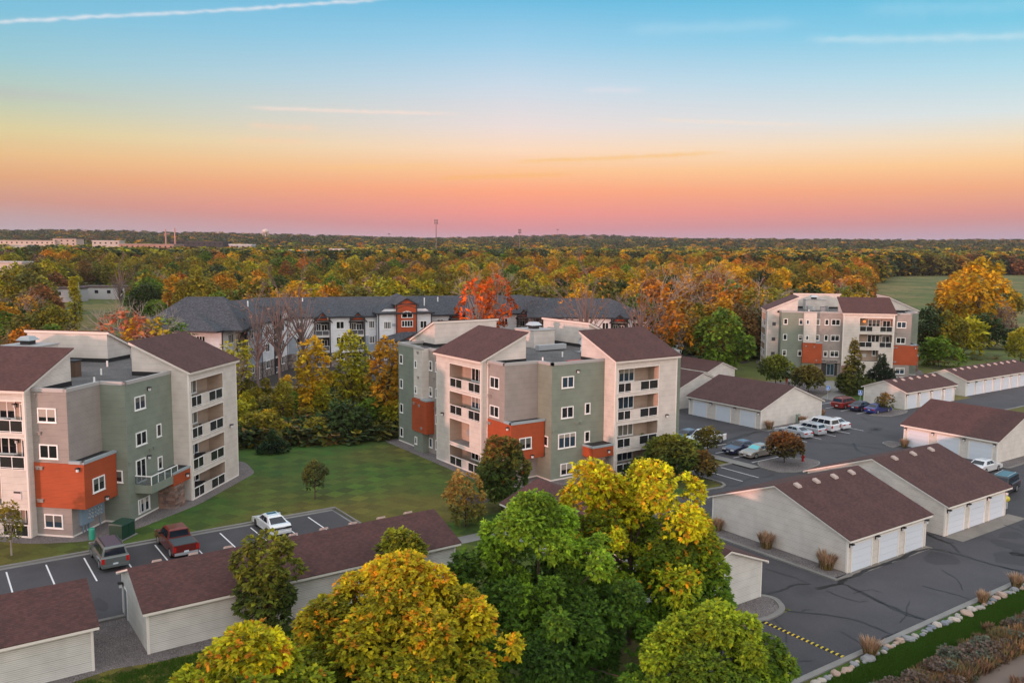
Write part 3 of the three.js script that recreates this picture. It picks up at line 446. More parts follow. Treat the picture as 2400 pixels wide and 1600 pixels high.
      wallLamp(B, g18, 8.5, 11.35); wallLamp(B, T2, 20.2, 5.6); wallLamp(B, T1, 15.45, 5.4); wallLamp(B, fm(0.68), 3.3, 5.75); wallLamp(B, fq(2.85), 3.3, 2.6);
      for (const [F, a, y] of [[g18, 8.5, 5.7], [g18, 9.1, 5.75], [pinkF, 7.1, 8.7], [pinkF, 6.8, 8.7], [pinkF, 7.1, 11.9], [fm(0.68), 7.1, 2.95], [fm(0.68), 6.85, 2.95], [fm(0.68), 7.1, 5.75], [fm(0.68), 6.75, 5.75], [g18, 5.4, 5.2], [greyF, 19.2, 8.9], [greyF, 18.8, 5.4], [bayF, 21.3, 8.9], [bayF, 21.4, 11.9], [fm(-0.22), gq[1] - 0.5, 5.7], [fm(-0.22), gq[0] + 0.3, 5.6], [fm(-0.22), gq[0] - 0.2, 2.9]]) { const v = new MB(); v.boxF(F, a - 0.12, a + 0.12, y, y + 0.24, 0, 0.12); v.boxF(F, a - 0.16, a + 0.16, y + 0.2, y + 0.3, 0, 0.16); v.build('wall_vent', F === g18 ? M.sage : M.taupe, B); }
      if (o.pipe) bx('downpipe', B, M.trim, pinkF, 7.3, 7.42, 0.2, PAR, 0, 0.1);
      // windows of the long side
      for (const y of [10.0, 6.88, 3.74, 0.66]) { win(B, greenF, gq[2] - 0.8, y, 0.78, 1.16, 1); if (o.col2 && y > 0.7) win(B, greenF, gq[1] + 0.45, y, 0.78, 1.16, 1); if (y > 6 || y < 1) win(B, bayF, (gq[0] + gq[1]) / 2 + 0.5, y + 0.14, 0.56, 0.92, 1);
        if (!o.entrance) { if (y > 6 || y < 1) win(B, greyF, gq[0] - 0.5, y, 0.74, 1.16, 1); win(B, greyF, gq[0] - 2.0, y, 0.74, 1.16, 1); } else if (y > 1) { if (y > 6) win(B, greyF, gq[0] - 0.4, y, 0.74, 1.16, 1); win(B, greyF, gq[0] - 2.05, y, 0.76, 1.16, 1); win(B, greyF, 18.25, y, 1.66, 1.2, 2); } }
      // canopy over the stone pier at the inner corner
      const F0 = fq(0.12), cb = bx('canopy', B, M.orange, F0, 9.46, 12.38, 2.22, 3.3, -1.7, 0); bx('canopy_cap', cb, M.capBlue, F0, 9.4, 12.38, 3.3, 3.5, -1.7, 0.06); bx('canopy_roof', cb, M.flash, F0, 9.6, 12.3, 3.5, 3.52, -1.6, -0.2); wallLamp(cb, F0, 11.6, 2.6);
      const st = new MB(), sr = rng(31); // stones of the pier, each its own block
      for (let y = 0.0; y < 2.15;) { const sh = 0.12 + sr() * 0.16; for (const [G, a0, a1] of [[F0, 9.6, 11.2], [fm(9.6), 0.12, 1.78]]) for (let a = a0; a < a1 - 0.02;) { const l = Math.min(0.25 + sr() * 0.5, a1 - a), k = 0.55 + sr() * 0.8, w = sr(); st.boxF(G, a + 0.012, a + l - 0.012, y + 0.01, Math.min(y + sh, 2.2) - 0.01, -0.25, 0.02 + sr() * 0.06, [k * (0.9 + 0.3 * w), k * 0.95, k * (1.05 - 0.2 * w)]); a += l; } y += sh; }
      tag(st.build('stone_pier', M.stone, B), null, null, null, 'stuff');
      if (o.porch) { const F1 = fq(0.15), pb = bx('green_balcony', B, M.sage, F1, 6.0, 10.3, 2.5, 3.25, -1.65, 0), r = new MB(); r.boxF(F1, 6.0, 10.3, 4.02, 4.1, -0.08, 0); r.boxF(F1, 6.0, 6.08, 4.02, 4.1, -1.6, -0.08); for (let i = 0; i <= 4; i++) r.boxF(F1, lerp(6.0, 10.24, i / 4), lerp(6.06, 10.3, i / 4), 3.25, 4.02, -0.06, 0); r.build('railing', M.white, pb); bx('railing_glass', pb, M.railGlass, F1, 6.06, 10.24, 3.27, 4.0, -0.04, -0.03); bx('railing_glass', pb, M.railGlass, frame(6.03, 0, 0, 1, -1, 0), 0.2, 1.75, 3.27, 4.0, -0.01, 0); win(B, g18, 7.0, 3.27, 1.5, 2.1, 2, 'sliding_door'); wallLamp(B, g18, 8.1, 5.1); win(B, g18, 7.4, 0.42, 1.5, 1.3, 2); }
      if (o.meters) { const m = new MB(); m.boxF(c4, 1.6, 3.2, 0.75, 2.35, 0, 0.28); m.boxF(c4, 3.22, 4.6, 1.0, 2.45, 0, 0.28); for (const a of [1.9, 2.3, 2.7, 4.2]) m.boxF(c4, a, a + 0.09, 0.05, 0.8, 0.05, 0.14); const bank = m.build('meter_bank', M.meter, B); const g = new MB(); for (let i = 0; i < 5; i++) for (let j = 0; j < 4; j++) { const P0 = c4.at(2.5 + i * 0.38, 1.2 + j * 0.32, 0.28), P1 = c4.at(2.5 + i * 0.38, 1.2 + j * 0.32, 0.42); g.tube([P0, P1], 0.1, 0.09, 8); } g.build('meter', M.metal, bank); }
      if (o.entrance) { bx('entrance_canopy', B, M.taupe, greyF, 17.02, gq[0] - 0.1, 2.55, 3.25, -0.1, 0.55); const sg = new MB(), r = rng(9); let a = gq[0] - 0.9; for (let i = 0; i < 22; i++) { const w = 0.06 + r() * 0.12, y = 2.78 + (r() - 0.5) * 0.12; sg.boxF(greyF, a - w, a, y, y + 0.1 + r() * 0.14, 0.55, 0.6); a -= w + 0.03; } sg.build('sign_lettering', M.dark, B); bx('entrance_recess', B, M.dark, greyF, 17.6, gq[0] - 1.4, 0.02, 2.5, 0, 0.03); win(B, greyF, 18.9, 0.05, 1.5, 2.3, 2, 'entrance_door', 0.035, M.steel); bx('stone_base', B, M.stonePlain, T1, 15.2, 17.0, 0.02, 2.2, 0, 0.1); for (const y of [9.4, 6.3, 3.3]) bx('vent_grille', B, M.recess, turnF(frame(4.4, 0, 0, 1, -1, 0)), 29.2, 29.9, y, y + 0.7, 0, 0.04); }
      if (o.ac) { const F = T1; const m = bx('air_conditioner', B, M.metal, F, 8.2, 8.95, 3.3, 4.0, 0, 0.06); bx('ac_slot', m, M.dark, F, 8.25, 8.9, 3.82, 3.98, 0.06, 0.075); }
    }
    // set-back strip beside the second tower, with narrow windows
    if (seen) for (const y of [9.66, 6.5, 3.4, 0.3]) win(B, fq(2.9), 24.3, y, 0.95, 1.2, 1);
    else for (const y of [10.0, 6.88, 3.74, 0.66]) win(B, fm(0.82), gq[2] - 0.8, y, 0.78, 1.16, 1);
    if (!seen && false) win(B, T2, 20, 1, 1, 1);
  }
  const H = [[0.9, 17], [0.9, gq[0]], [0, gq[0]], [0, gq[1]], [0.82, gq[1]], [0.82, gq[2]], [4.4, gq[2]], [4.4, 25.1], [13.8, 25.1], [13.8, 29.1]], G = [...H, [5.85, 7.5], [5.85, 17]];
  const half = [[12.4, 1.8], [5.1, 1.8], [5.1, 4.2], [0.75, 4.2], [0.75, 7.5], [5.8, 7.5], [5.8, 17], [0.9, 17], [0.9, gq[0]], [0, gq[0]], [0, gq[1]], [0.82, gq[1]], [0.82, gq[2]], [4.4, gq[2]], [4.4, 25.1], [13.8, 25.1]];
  put('flat_roof', sheet([...half, ...half.map(([p, q]) => [26.2 - p, 30.9 - q])]).translate(0, FLAT, 0), M.roofGravel, B);
  // lift housing with its ventilator, and the clutter of the flat roof
  const F = FM(14.6), P = bx('lift_housing', B, M.cream, F, 17.8, 21.9, FLAT, 14.2, -3.3, 0), cp = bx('housing_cap', P, M.cap, F, 17.7, 22.0, 14.2, 14.32, -3.4, 0.1);
  const vent = new MB(); vent.box(15.7, 16.7, 14.32, 14.75, -20.5, -19.5); const V1 = vent.build('roof_ventilator', M.dark, B), hood = new MB(); hood.hexa([[15.4, 14.75, -19.2], [17, 14.75, -19.2], [17, 14.75, -20.8], [15.4, 14.75, -20.8], [15.75, 15.15, -19.55], [16.65, 15.15, -19.55], [16.65, 15.15, -20.45], [15.75, 15.15, -20.45]]); hood.build('ventilator_hood', o.hood ?? M.metal, V1);
  for (const [p, q, h] of [[7.2, 6.2, 0.6], [12.2, 9.0, 0.6], [9.4, 13.5, 0.7], [11.6, 22, 0.6], [17.5, 12, 0.6], [20, 25.5, 0.6], [6.5, 22.5, 0.6]]) new MB().cyl(p, FLAT, FLAT + h, -q, 0.09, 0.09, 8).build('vent_pipe', M.white, B);
  for (const [p, q] of [[10.4, 19.5], [11.6, 18.6]]) { const m = new MB(); m.box(p, p + 0.9, FLAT, FLAT + 0.95, -q, -q + 0.9); const u = m.build('roof_unit', M.steel, B); new MB().cyl(p + 0.45, FLAT + 0.95, FLAT + 1.02, -q + 0.45, 0.36, 0.36, 12).build('fan_guard', M.dark, u); }
  (o.roof ?? (() => {}))(B, F);
  return B;
}
M.meter = plain([0.2, 0.28, 0.36], 0.5); M.stonePlain = plain([0.3, 0.19, 0.16], 0.95, { map: tex(256, 2, (x, y, px, py) => { const r = Math.floor(y * 10), k = Math.floor((x + hash2(r, 3, 1)) * 5), t = 0.55 + 0.5 * hash2(k % 5, r, 2); return [t, t * 0.93, t * 0.9]; }) });
apartments([12.52, 74.7], 45.5, 'apartment block at the left edge with a grey meter bank and a green balcony', {
  pinkLow: true, porch: true, meters: true, ac: true, hood: M.capBlue,
  t1: [[7.74, 14.06, 8.95, 11.6], [7.74, 14.06, 5.87, 8.48], [10.1, 14.06, 2.72, 5.3], [7.74, 14.06, 0.02, 2.4]],
  roof: (B, F) => { const m = new MB(); m.box(10.2, 11.1, FLAT, FLAT + 1.5, -11.2, -10.3); const c = m.build('roof_stack', M.wood, B); new MB().box(10.1, 11.2, FLAT + 1.5, FLAT + 1.6, -11.3, -10.2).build('stack_cap', M.dark, c); const d = new MB(); d.box(11.6, 13.2, FLAT, FLAT + 0.8, -13.2, -12.3); d.build('roof_duct', M.metal, B); },
});
apartments([49.3, 68.0], 0, 'middle apartment block with an orange corner box and a satellite dish on its roof', {
  triple: true, pipe: true,
  roof: (B) => { const d = new MB(); d.box(12.9, 17.2, FLAT + 0.15, FLAT + 0.75, -15.2, -14.5); d.build('roof_duct', M.metal, B); const k = new MB(); k.box(9.2, 11.1, FLAT + 0.02, FLAT + 0.3, -4.6, -3.9); k.build('red_skid', plain([0.4, 0.06, 0.035], 0.6), B);
    const s = new MB(); s.cyl(17.2, FLAT, FLAT + 1.5, -11.4, 0.05, 0.05, 6); s.box(16.3, 18.1, FLAT + 0.02, FLAT + 0.12, -11.9, -10.9); const dish = s.build('satellite_dish', M.steel, B); const g = new THREE.SphereGeometry(0.75, 14, 6, 0, 6.283, 0, 0.75); g.rotateX(-1.9); g.rotateZ(0.4); new MB().geo(g, new THREE.Matrix4().makeTranslation(17.2, FLAT + 1.45, -11.0)).build('dish_reflector', M.metal, dish); },
});
apartments([161.5, 87.0], 45, 'far right apartment block with a ground floor entrance canopy and walkway', {
  gq: [22.0, 24.4, 28.6], bayBox: 20.8, col2: true, entrance: true, pinkLow: true, backBalconies: true,
  t1: [[7.84, 13.95, 8.95, 11.6], [7.84, 13.95, 5.87, 8.48], [10.2, 13.95, 3.1, 5.36]],
  roof: (B) => { const m = new MB(); m.box(9.0, 10.1, FLAT + 0.2, FLAT + 1.2, -22.4, -21.4); m.build('roof_unit', M.steel, B); const d = new MB(); d.box(10.3, 13.4, FLAT + 0.2, FLAT + 0.7, -21.2, -20.6); d.build('roof_duct', M.metal, B); new MB().cyl(23.5, FLAT, 16.8, -7.4, 0.05, 0.04, 6).build('roof_mast', M.steel, B); },
});
// river gravel along the foot of each block
for (const [n, O, t] of [['gravel_bed', [12.52, 74.7], 45.5], ['gravel_bed', [49.3, 68], 0], ['gravel_bed', [161.5, 87], 45]]) {
  const g = sheet(rounded([[-1.3, 6.4], [0.2, 2.2], [3.9, 0.2], [11.4, -1.25], [23.2, -1.25], [27.6, 2.2], [27.6, 24.5], [22, 31], [3.2, 32.1], [-0.9, 29]], 1.2));
  const m = struct(n, g, M.gravel, 0.012); m.position.set(O[0], 0.016, -O[1]); m.rotation.y = THREE.MathUtils.degToRad(t);
}
// ---------------------------------------------------------------- garages
const doorCache = new Map();
function doorGeo(w, h) { const k = w + ',' + h; if (!doorCache.has(k)) { const b = new MB(); for (let i = 0; i < 4; i++) { const y0 = (h / 4) * i + 0.012, y1 = (h / 4) * (i + 1) - 0.012; b.hexa([[-w / 2, y0, 0.03], [w / 2, y0, 0.03], [w / 2, y0, 0], [-w / 2, y0, 0], [-w / 2, y1, 0.03], [w / 2, y1, 0.03], [w / 2, y1, 0], [-w / 2, y1, 0]]); } const f = new MB(); f.box(-w / 2 - 0.12, -w / 2, 0, h + 0.12, 0, 0.075); f.box(w / 2, w / 2 + 0.12, 0, h + 0.12, 0, 0.075); f.box(-w / 2, w / 2, h, h + 0.12, 0, 0.075); doorCache.set(k, [b.geometry(), f.geometry()]); } return doorCache.get(k); }
M.door = plain([0.62, 0.68, 0.76], 0.5); M.doorFrame = plain([0.72, 0.7, 0.66], 0.6); M.eaveSoffit = plain([0.55, 0.48, 0.41], 0.8); M.garageWall = siding([0.76, 0.72, 0.675]); M.garageWhite = siding([0.7, 0.7, 0.67]);
const EH = 2.74, SLOPE = 0.372;
// c0: corner at the eave wall's start; turn: direction of the eaves; doors on the near (n) and far (f) eave walls
function garage(c0, turn, L, W, label, o = {}) {
  const B = thing('garage_block', label, 'garage', c0[0], c0[1], 0, THREE.MathUtils.degToRad(turn)), ridge = EH + (SLOPE * W) / 2, wm = o.white ? M.garageWhite : M.garageWall, w = new MB();
  const near = FQ(0), far = frame(L, W, -1, 0, 0, 1), left = frame(0, 0, 0, 1, -1, 0), right = frame(L, 0, 0, 1, 1, 0);
  w.wall(near, 0, L, 0, EH); w.wall(far, 0, L, 0, EH);
  for (const F of [left, right]) w.poly([F.at(0, 0), F.at(W, 0), F.at(W, EH), F.at(W / 2, ridge), F.at(0, EH)]);
  w.build('wall', wm, B);
  const ov = 0.42, ro = 0.32, up = 0.2, P = (a, q) => [a, EH + up + SLOPE * Math.min(q, W - q), -q];
  for (const [q0, q1] of [[-ov, W / 2], [W + ov, W / 2]]) {
    const r = new MB(); r.slab(P(-ro, q0), P(L + ro, q0), P(L + ro, q1), P(-ro, q1), 0.05); const roof = r.build('roof', M.roof, B);
    const f = new MB(), dn = (p, k) => [p[0], p[1] - k, p[2]], s = q0 < 0 ? 1 : -1;
    const e0 = P(-ro + 0.03, q0 + 0.03 * s), e1 = P(L + ro - 0.03, q0 + 0.03 * s), e2 = P(L + ro - 0.03, q1), e3 = P(-ro + 0.03, q1);
    f.slab(dn(e0, 0.052), dn(e1, 0.052), dn(e2, 0.052), dn(e3, 0.052), 0.13); f.build('rake_board', M.doorFrame, roof);
  }
  { const y1 = EH + up + SLOPE * -ov - 0.06; for (const F of [near, far]) bx('gutter', B, M.doorFrame, F, -ro + 0.04, L + ro - 0.04, y1 - 0.16, y1, ov - 0.12, ov - 0.02); }
  for (const [F, a] of [[near, 0], [near, L - 0.12], [far, 0], [far, L - 0.12], [left, 0], [left, W - 0.12], [right, 0], [right, W - 0.12]]) bx('corner_trim', B, M.doorFrame, F, a, a + 0.12, 0, EH - 0.02, 0, 0.03);
  for (const [F, n, pad = 0] of [[near, o.n ?? 0, o.pad], [far, o.f ?? 0]]) {
    const w = 2.6, step = (L - 2 * (pad ?? 0)) / Math.max(1, n);
    for (let i = 0; i < n; i++) { const a = (pad ?? 0) + step * (i + 0.5), [dg, fg] = doorGeo(w, 2.16), m = put('garage_door', dg, M.door, B); m.position.set(...F.at(a, 0.02, 0.002)); m.rotation.y = F.rot; put('door_frame', fg, M.doorFrame, m);
      wallLamp(B, F, a - step / 2 + (i ? 0 : 0.28), 2.02); if (i === n - 1) wallLamp(B, F, L - 0.28, 2.02); }
  }
  const vg = new MB(); vg.hexa([[-0.27, 0, 0.27], [0.27, 0, 0.27], [0.27, 0.2, -0.27], [-0.27, 0.2, -0.27], [-0.22, 0.17, 0.22], [0.22, 0.17, 0.22], [0.24, 0.34, -0.24], [-0.24, 0.34, -0.24]]); const vent = vg.geometry();
  for (let i = 0; i < (o.vents ?? 0); i++) { const a = (L * (i + 0.7)) / (o.vents + 0.4), s = o.ventSide === 'f' ? -1 : 1, q = W / 2 - s * 0.75, m = put('roof_vent', vent, M.vent, B); m.position.set(a, EH + up + SLOPE * (W / 2 - 0.95) + 0.02, -q); if (s < 0) m.rotation.y = Math.PI; }
  if (o.service) { const F = o.service === 'left' ? left : right; const d = bx('service_door', B, M.white, F, W - 1.6, W - 0.7, 0, 2.05, 0, 0.04); bx('door_leaf', d, M.steel, F, W - 1.53, W - 0.77, 0.02, 1.98, 0.04, 0.05); wallLamp(B, F, W - 0.45, 1.9); }
  return B;
}
M.vent = plain([0.42, 0.33, 0.3], 0.7);
garage([57.22, 36.6], 0, 11.1, 13.4, 'cream three door garage in the right foreground, dry grass clumps along its gable', { n: 3, vents: 4 });
garage([72.05, 36.95], 0, 10.8, 13.9, 'cream three door garage just behind the one in the right foreground', { n: 3, vents: 3 });
garage([102.2, 58.35], -90, 11.45, 13.2, 'garage on the right with three white doors facing left towards the parked silver cars', { n: 3 });
garage([94.82, 88.1], -90, 13.3, 13.7, 'three door garage in the middle, its blank gable behind silver and white cars', { n: 3 });
garage([126.06, 72.05], 0, 14.8, 7.1, 'narrow garage with four doors and a small tree in front of its gable', { n: 4, vents: 6 });
garage([146.8, 73.2], 0, 25, 7.4, 'long garage at the far right edge with a row of seven doors', { n: 8, vents: 10 });
garage([10.5, 52.65], 0, 21.6, 7.3, 'long blank backed garage behind the yellow trees in the foreground', { white: true, vents: 9, ventSide: 'f', f: 7, service: 'left' });
garage([-12.0, 52.3], 0, 19.5, 7.3, 'blank backed garage in the bottom left corner', { white: true, f: 6 });
garage([48.1, 37.35], 90, 21.3, 7.3, 'garage mostly hidden by a big tree, its white gable near the speed bump', { white: true });
garage([94.8, 105.0], -90, 13.4, 13.4, 'garage close behind the middle garage, half hidden by the middle apartment block', {});
garage([117.1, 126.5], -90, 22, 7.3, 'narrow garage beside the big green tree, seen past the middle apartment block', {});
M.stonePlain2 = plain([0.26, 0.255, 0.26], 0.95, { map: M.stonePlain.map }); M.brown = plain([0.12, 0.04, 0.015], 0.7);
// ---------------------------------------------------------------- the three storey lodge with slate grey roofs behind the middle block
{
  const D = thing('lodge_building', 'white three storey lodge with slate roofs and orange gables behind the middle block', 'building', 0, 0);
  const FL = [0, 3.2, 6.4], EV = 10.3, m1 = angled(61.6, 166.5, -16), w1 = angled(42.9, 146.2, 46), w3 = angled(113.0, 137.4, -36);
  const hip = (F, a0, a1, d0, d1, y, rise, hipA, hipB, name = 'roof') => { // hipped roof over a0..a1 along F, d0 (front, outwards +) to d1 (back)
    const mid = (d0 + d1) / 2, A = F.at(a0, y, d0), Bq = F.at(a1, y, d0), Cq = F.at(a1, y, d1), Dq = F.at(a0, y, d1), R0 = F.at(a0 + hipA, y + rise, mid), R1 = F.at(a1 - hipB, y + rise, mid), b = new MB();
    b.quad(A, Bq, R1, R0); b.quad(Cq, Dq, R0, R1); b.tri(Bq, Cq, R1); b.tri(Dq, A, R0); const r = b.build(name, M.greyRoof, D);
    const e = new MB(); for (const [p, q] of [[A, Bq], [Bq, Cq], [Cq, Dq], [Dq, A]]) { const l = Math.hypot(q[0] - p[0], q[2] - p[2]), ang = Math.atan2(-(q[2] - p[2]), q[0] - p[0]), G = frame(p[0], -p[2], Math.cos(ang), Math.sin(ang), Math.sin(ang), -Math.cos(ang)); e.boxF(G, 0, l, y - 0.3, y - 0.005, -0.06, 0.04); } e.build('eave_board', M.blackTrim, r);
    const s = new MB(); s.quad(F.at(a0, y - 0.28, d0 - 0.02), F.at(a1, y - 0.28, d0 - 0.02), F.at(a1, y - 0.28, d1), F.at(a0, y - 0.28, d1)); s.build('soffit', M.white, r); return r;
  };
  const gable = (F, c, w, y, rise, d, mat, depth = 9, over = 0.35) => { // small roof whose gable faces out
    const b = new MB(), k = rise / (w / 2), l = (s, dd) => F.at(c + s * (w / 2 + over), y - k * over, dd), t = (dd) => F.at(c, y + rise, dd); b.quad(l(-1, d + over), t(d + over), t(d - depth), l(-1, d - depth)); b.quad(l(1, d + over), t(d + over), t(d - depth), l(1, d - depth)); const r = b.build('gable_roof', M.greyRoof, D);
    const g = new MB(); g.tri(F.at(c - w / 2, y, d), F.at(c + w / 2, y, d), F.at(c, y + rise, d)); g.build('gable', mat, r);
    const e = new MB(); for (const s of [-1, 1]) { const p = l(s, d + over + 0.03), q = t(d + over + 0.03), v = (z) => [z[0], z[1] - 0.3, z[2]]; e.quad(p, q, v(q), v(p)); const p2 = l(s, d + over - 0.02), q2 = t(d + over - 0.02); e.quad(p2, q2, v(q2), v(p2)); e.quad(v(p), v(q), v(q2), v(p2)); } e.boxF(F, c - w / 2, c + w / 2, y - 0.22, y, d - 0.03, d + 0.06); e.build('barge_board', M.blackTrim, r); return r;
  };
  const wall = (name, mat, F, a0, a1, y0, y1, holes, d = 0) => new MB().wall(F, a0, a1, y0, y1, holes, d).build(name, mat, D);
  const bar = (F, a, d = 0, y0 = 0, y1 = EV) => bx('corner_board', D, M.blackTrim, F, a - 0.1, a + 0.1, y0, y1, d - 0.1, d + 0.05);
  const ends = (F, a, d0, d1, mat, y1 = EV) => { const w = new MB(); w.quad(F.at(a, 0, d0), F.at(a, 0, d1), F.at(a, y1, d1), F.at(a, y1, d0)); w.build('side_wall', mat, D); };
  const wins = (F, list, d = 0) => { for (const [a, w, n, only] of list) FL.forEach((y, i) => { if (only && !only.includes(i)) return; win(D, F, a, y + 1.5, w, 1.55, n, 'window', d, M.white, M.glass); }); };
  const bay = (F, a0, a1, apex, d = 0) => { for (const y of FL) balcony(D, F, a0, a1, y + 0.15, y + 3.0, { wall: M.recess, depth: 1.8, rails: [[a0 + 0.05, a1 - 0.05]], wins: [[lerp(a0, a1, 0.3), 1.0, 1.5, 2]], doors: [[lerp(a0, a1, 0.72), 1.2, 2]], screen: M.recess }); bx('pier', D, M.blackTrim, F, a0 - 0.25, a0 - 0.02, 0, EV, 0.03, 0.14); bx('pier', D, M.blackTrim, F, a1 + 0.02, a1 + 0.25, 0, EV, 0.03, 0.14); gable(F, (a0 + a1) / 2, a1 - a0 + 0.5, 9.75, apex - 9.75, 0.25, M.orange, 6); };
  const hole = (a0, a1) => FL.map((y) => [a0, a1, y + 0.15, y + 3.0]);
  const face = (F, segs, holes = []) => { for (const [a0, a1, hi, lo] of segs) { const hs = holes.filter((h) => h[0] >= a0 - 0.01 && h[1] <= a1 + 0.01).flatMap((h) => hole(...h)); wall('stone_base', M.stonePlain2, F, a0, a1, 0, 3.0, hs); wall('siding_wall', lo, F, a0, a1, 3.0, 6.3, hs); wall('siding_wall', hi, F, a0, a1, 6.3, EV, hs); } };
  // left wing
  face(w1, [[0, 9.8, M.greyWhite, M.greyWhite], [9.8, 15.1, M.greyBlue, M.greyBlue], [15.1, 27, M.greyWhite, M.greyWhite]], [[5.2, 8.8], [20.7, 23.0]]);
  bay(w1, 5.2, 8.8, 11.9); bay(w1, 20.7, 23.0, 12.0); wins(w1, [[2.9, 2.0, 3], [10.9, 1.3, 2], [17.4, 1.7, 2], [24.3, 1.6, 2]]); for (const a of [0.05, 15.1, 20.4, 26.6]) bar(w1, a); for (const y of [6.9, 3.9]) bx('vent_grille', D, M.greyBlue, w1, 13.2, 14.3, y + 0.8, y + 1.7, 0, 0.05);
  win(D, w1, 13.2, 0.1, 1.1, 2.3, 1, 'door', 0, M.white, M.glassBlue); gable(w1, 24.6, 5.2, 10.3, 2.6, 0.35, M.greyWhite, 9);
  const w0 = angled(30.8, 153.2, -30); face(w0, [[0, 14, M.greyWhite, M.greyWhite]]); wins(w0, [[2.5, 1.5, 2], [6.2, 1.5, 3], [10.4, 1.5, 3]]); bar(w0, 13.95); bar(w0, 0.05); ends(w0, 0, 0, -19, M.greyWhite);
  hip(w1, -3, 30, 0.6, -18.6, EV + 0.2, 3.5, 8, 0); hip(w0, -0.7, 17.5, 0.7, -20, EV + 0.15, 5.1, 6.2, 5.4);
  // middle
  face(m1, [[0, 8.8, M.greyWhite, M.greyBlue], [8.8, 12.8, M.greyWhite, M.greyWhite], [12.8, 18.4, M.greyWhite, M.greyBlue], [29.2, 52, M.greyWhite, M.greyBlue], [52, 62, M.greyWhite, M.greyWhite]], [[5.8, 8.6], [13.1, 15.7], [34.3, 37.2], [49.6, 52.0], [57.6, 60.6]].map((h) => h));
  for (const [a0, a1, t] of [[5.8, 8.6, 11.5], [13.1, 15.7, 11.4], [34.3, 37.2, 11.4], [49.6, 52.0, 11.3], [57.6, 60.6, 11.3]]) bay(m1, a0, a1, t);
  wins(m1, [[2.7, 1.4, 2], [10.8, 1.65, 2], [17.3, 1.15, 3], [32, 1.4, 2], [40, 1.4, 2], [43.2, 1.4, 2], [46.6, 1.4, 2], [54.8, 1.7, 2]]); for (const a of [8.75, 12.85, 18.3]) bar(m1, a);
  hip(m1, -6, 62.6, 0.6, -18.6, EV + 0.2, 3.5, 0, 9); ends(m1, 62, 0, -18, M.greyWhite);
  gable(m1, 54.9, 7.2, 10.9, 3.0, 0.5, M.orange, 9); bx('gable_wall', D, M.greyWhite, m1, 52.1, 57.5, 6.4, 10.9, 0.02, 0.3);
  // centre block with the tall orange bay
  { const F = m1, d = 2.7; wall('block_wall', M.greyWhite, F, 18.3, 29.4, 3.0, 11.1, [], d); wall('stone_base', M.stonePlain2, F, 18.3, 29.4, 0, 3.0, [], d); for (const a of [18.3, 29.4]) { ends(F, a, d, 0, M.greyWhite, 11.1); bar(F, a, d, 0, 11.1); }
    const b = new MB(); b.poly([F.at(18.3, 11.1, d), F.at(29.4, 11.1, d), F.at(28.2, 12.0, d), F.at(19.5, 12.0, d)]); b.build('block_wall', M.greyWhite, D);
    wins(F, [[20.1, 1.5, 4], [27.7, 1.45, 2]], d); bx('vent_grille', D, M.greyBlue, F, 21.1, 21.8, 8.4, 9.0, d, d + 0.05);
    hip(F, 17.7, 30.0, d + 0.6, -14, 11.25, 3.6, 6.1, 6.1, 'block_roof');
    const o = new MB(); o.boxF(F, 21.9, 26.2, 6.6, 13.1, d - 1, d + 0.5); o.build('orange_bay', M.orange, D); gable(F, 24.05, 4.3, 13.1, 1.25, d + 0.5, M.orange, 12); for (const a of [21.95, 26.15]) bar(F, a, d + 0.5, 6.6, 13.1);
    win(D, F, 24.15, 8.3, 2.4, 1.35, 4, 'window', d + 0.5, M.white, M.glass);
    const s = new THREE.Shape(); s.moveTo(-1.2, 0); s.lineTo(1.2, 0); s.lineTo(1.2, 0.95); s.quadraticCurveTo(0, 1.9, -1.2, 0.95); const g = new THREE.ExtrudeGeometry(s, { depth: 0.07, bevelEnabled: false }), a = put('arched_window', g, M.white, D); a.position.set(...F.at(24.15, 10.15, d + 0.5)); a.rotation.y = F.rot;
    for (const sx of [-1, 1]) { const p = new THREE.Shape(); p.moveTo(0.06, 0.12); p.lineTo(1.08, 0.12); p.lineTo(1.08, 0.9); p.quadraticCurveTo(0.6, 1.27, 0.06, 1.3); const pg = new THREE.ExtrudeGeometry(p, { depth: 0.02, bevelEnabled: false }); if (sx < 0) pg.scale(-1, 1, 1); pg.translate(0, 0, 0.06); put('pane', pg, M.glass, a); }
    const ar = []; for (let i = 0; i <= 10; i++) { const x = lerp(21.95, 26.15, i / 10), y = 12.1 + 0.55 * (1 - ((i - 5) / 5) ** 2); ar.push(F.at(x, y, d + 0.54)); } new MB().tube(ar, 0.09, 0.09, 4).build('arch_moulding', M.brown, D);
    const cb = new MB(); cb.boxF(F, 19.2, 29.0, 5.3, 5.9, d + 0.5, d + 5.4); cb.build('porch_beam', M.greyWhite, D); for (const x of [19.5, 28.7]) bx('porch_pier', D, M.stonePlain2, F, x - 0.35, x + 0.35, 0, 5.3, d + 4.6, d + 5.3); gable(F, 24.4, 6.4, 5.9, 1.4, d + 5.3, M.orange, 5.4); hip(F, 18.6, 29.6, d + 5.8, d - 1, 5.95, 1.5, 4, 4, 'porch_roof'); }
  // right wing
  face(w3, [[-4, 7.6, M.greyWhite, M.greyBlue], [7.6, 15.4, M.greyWhite, M.greyWhite]], [[7.7, 10.7]]); bay(w3, 7.7, 10.7, 11.2); wins(w3, [[2, 1.3, 2], [6.3, 1.4, 2], [12.6, 1.6, 2]]); for (const a of [7.5, 15.35]) bar(w3, a);
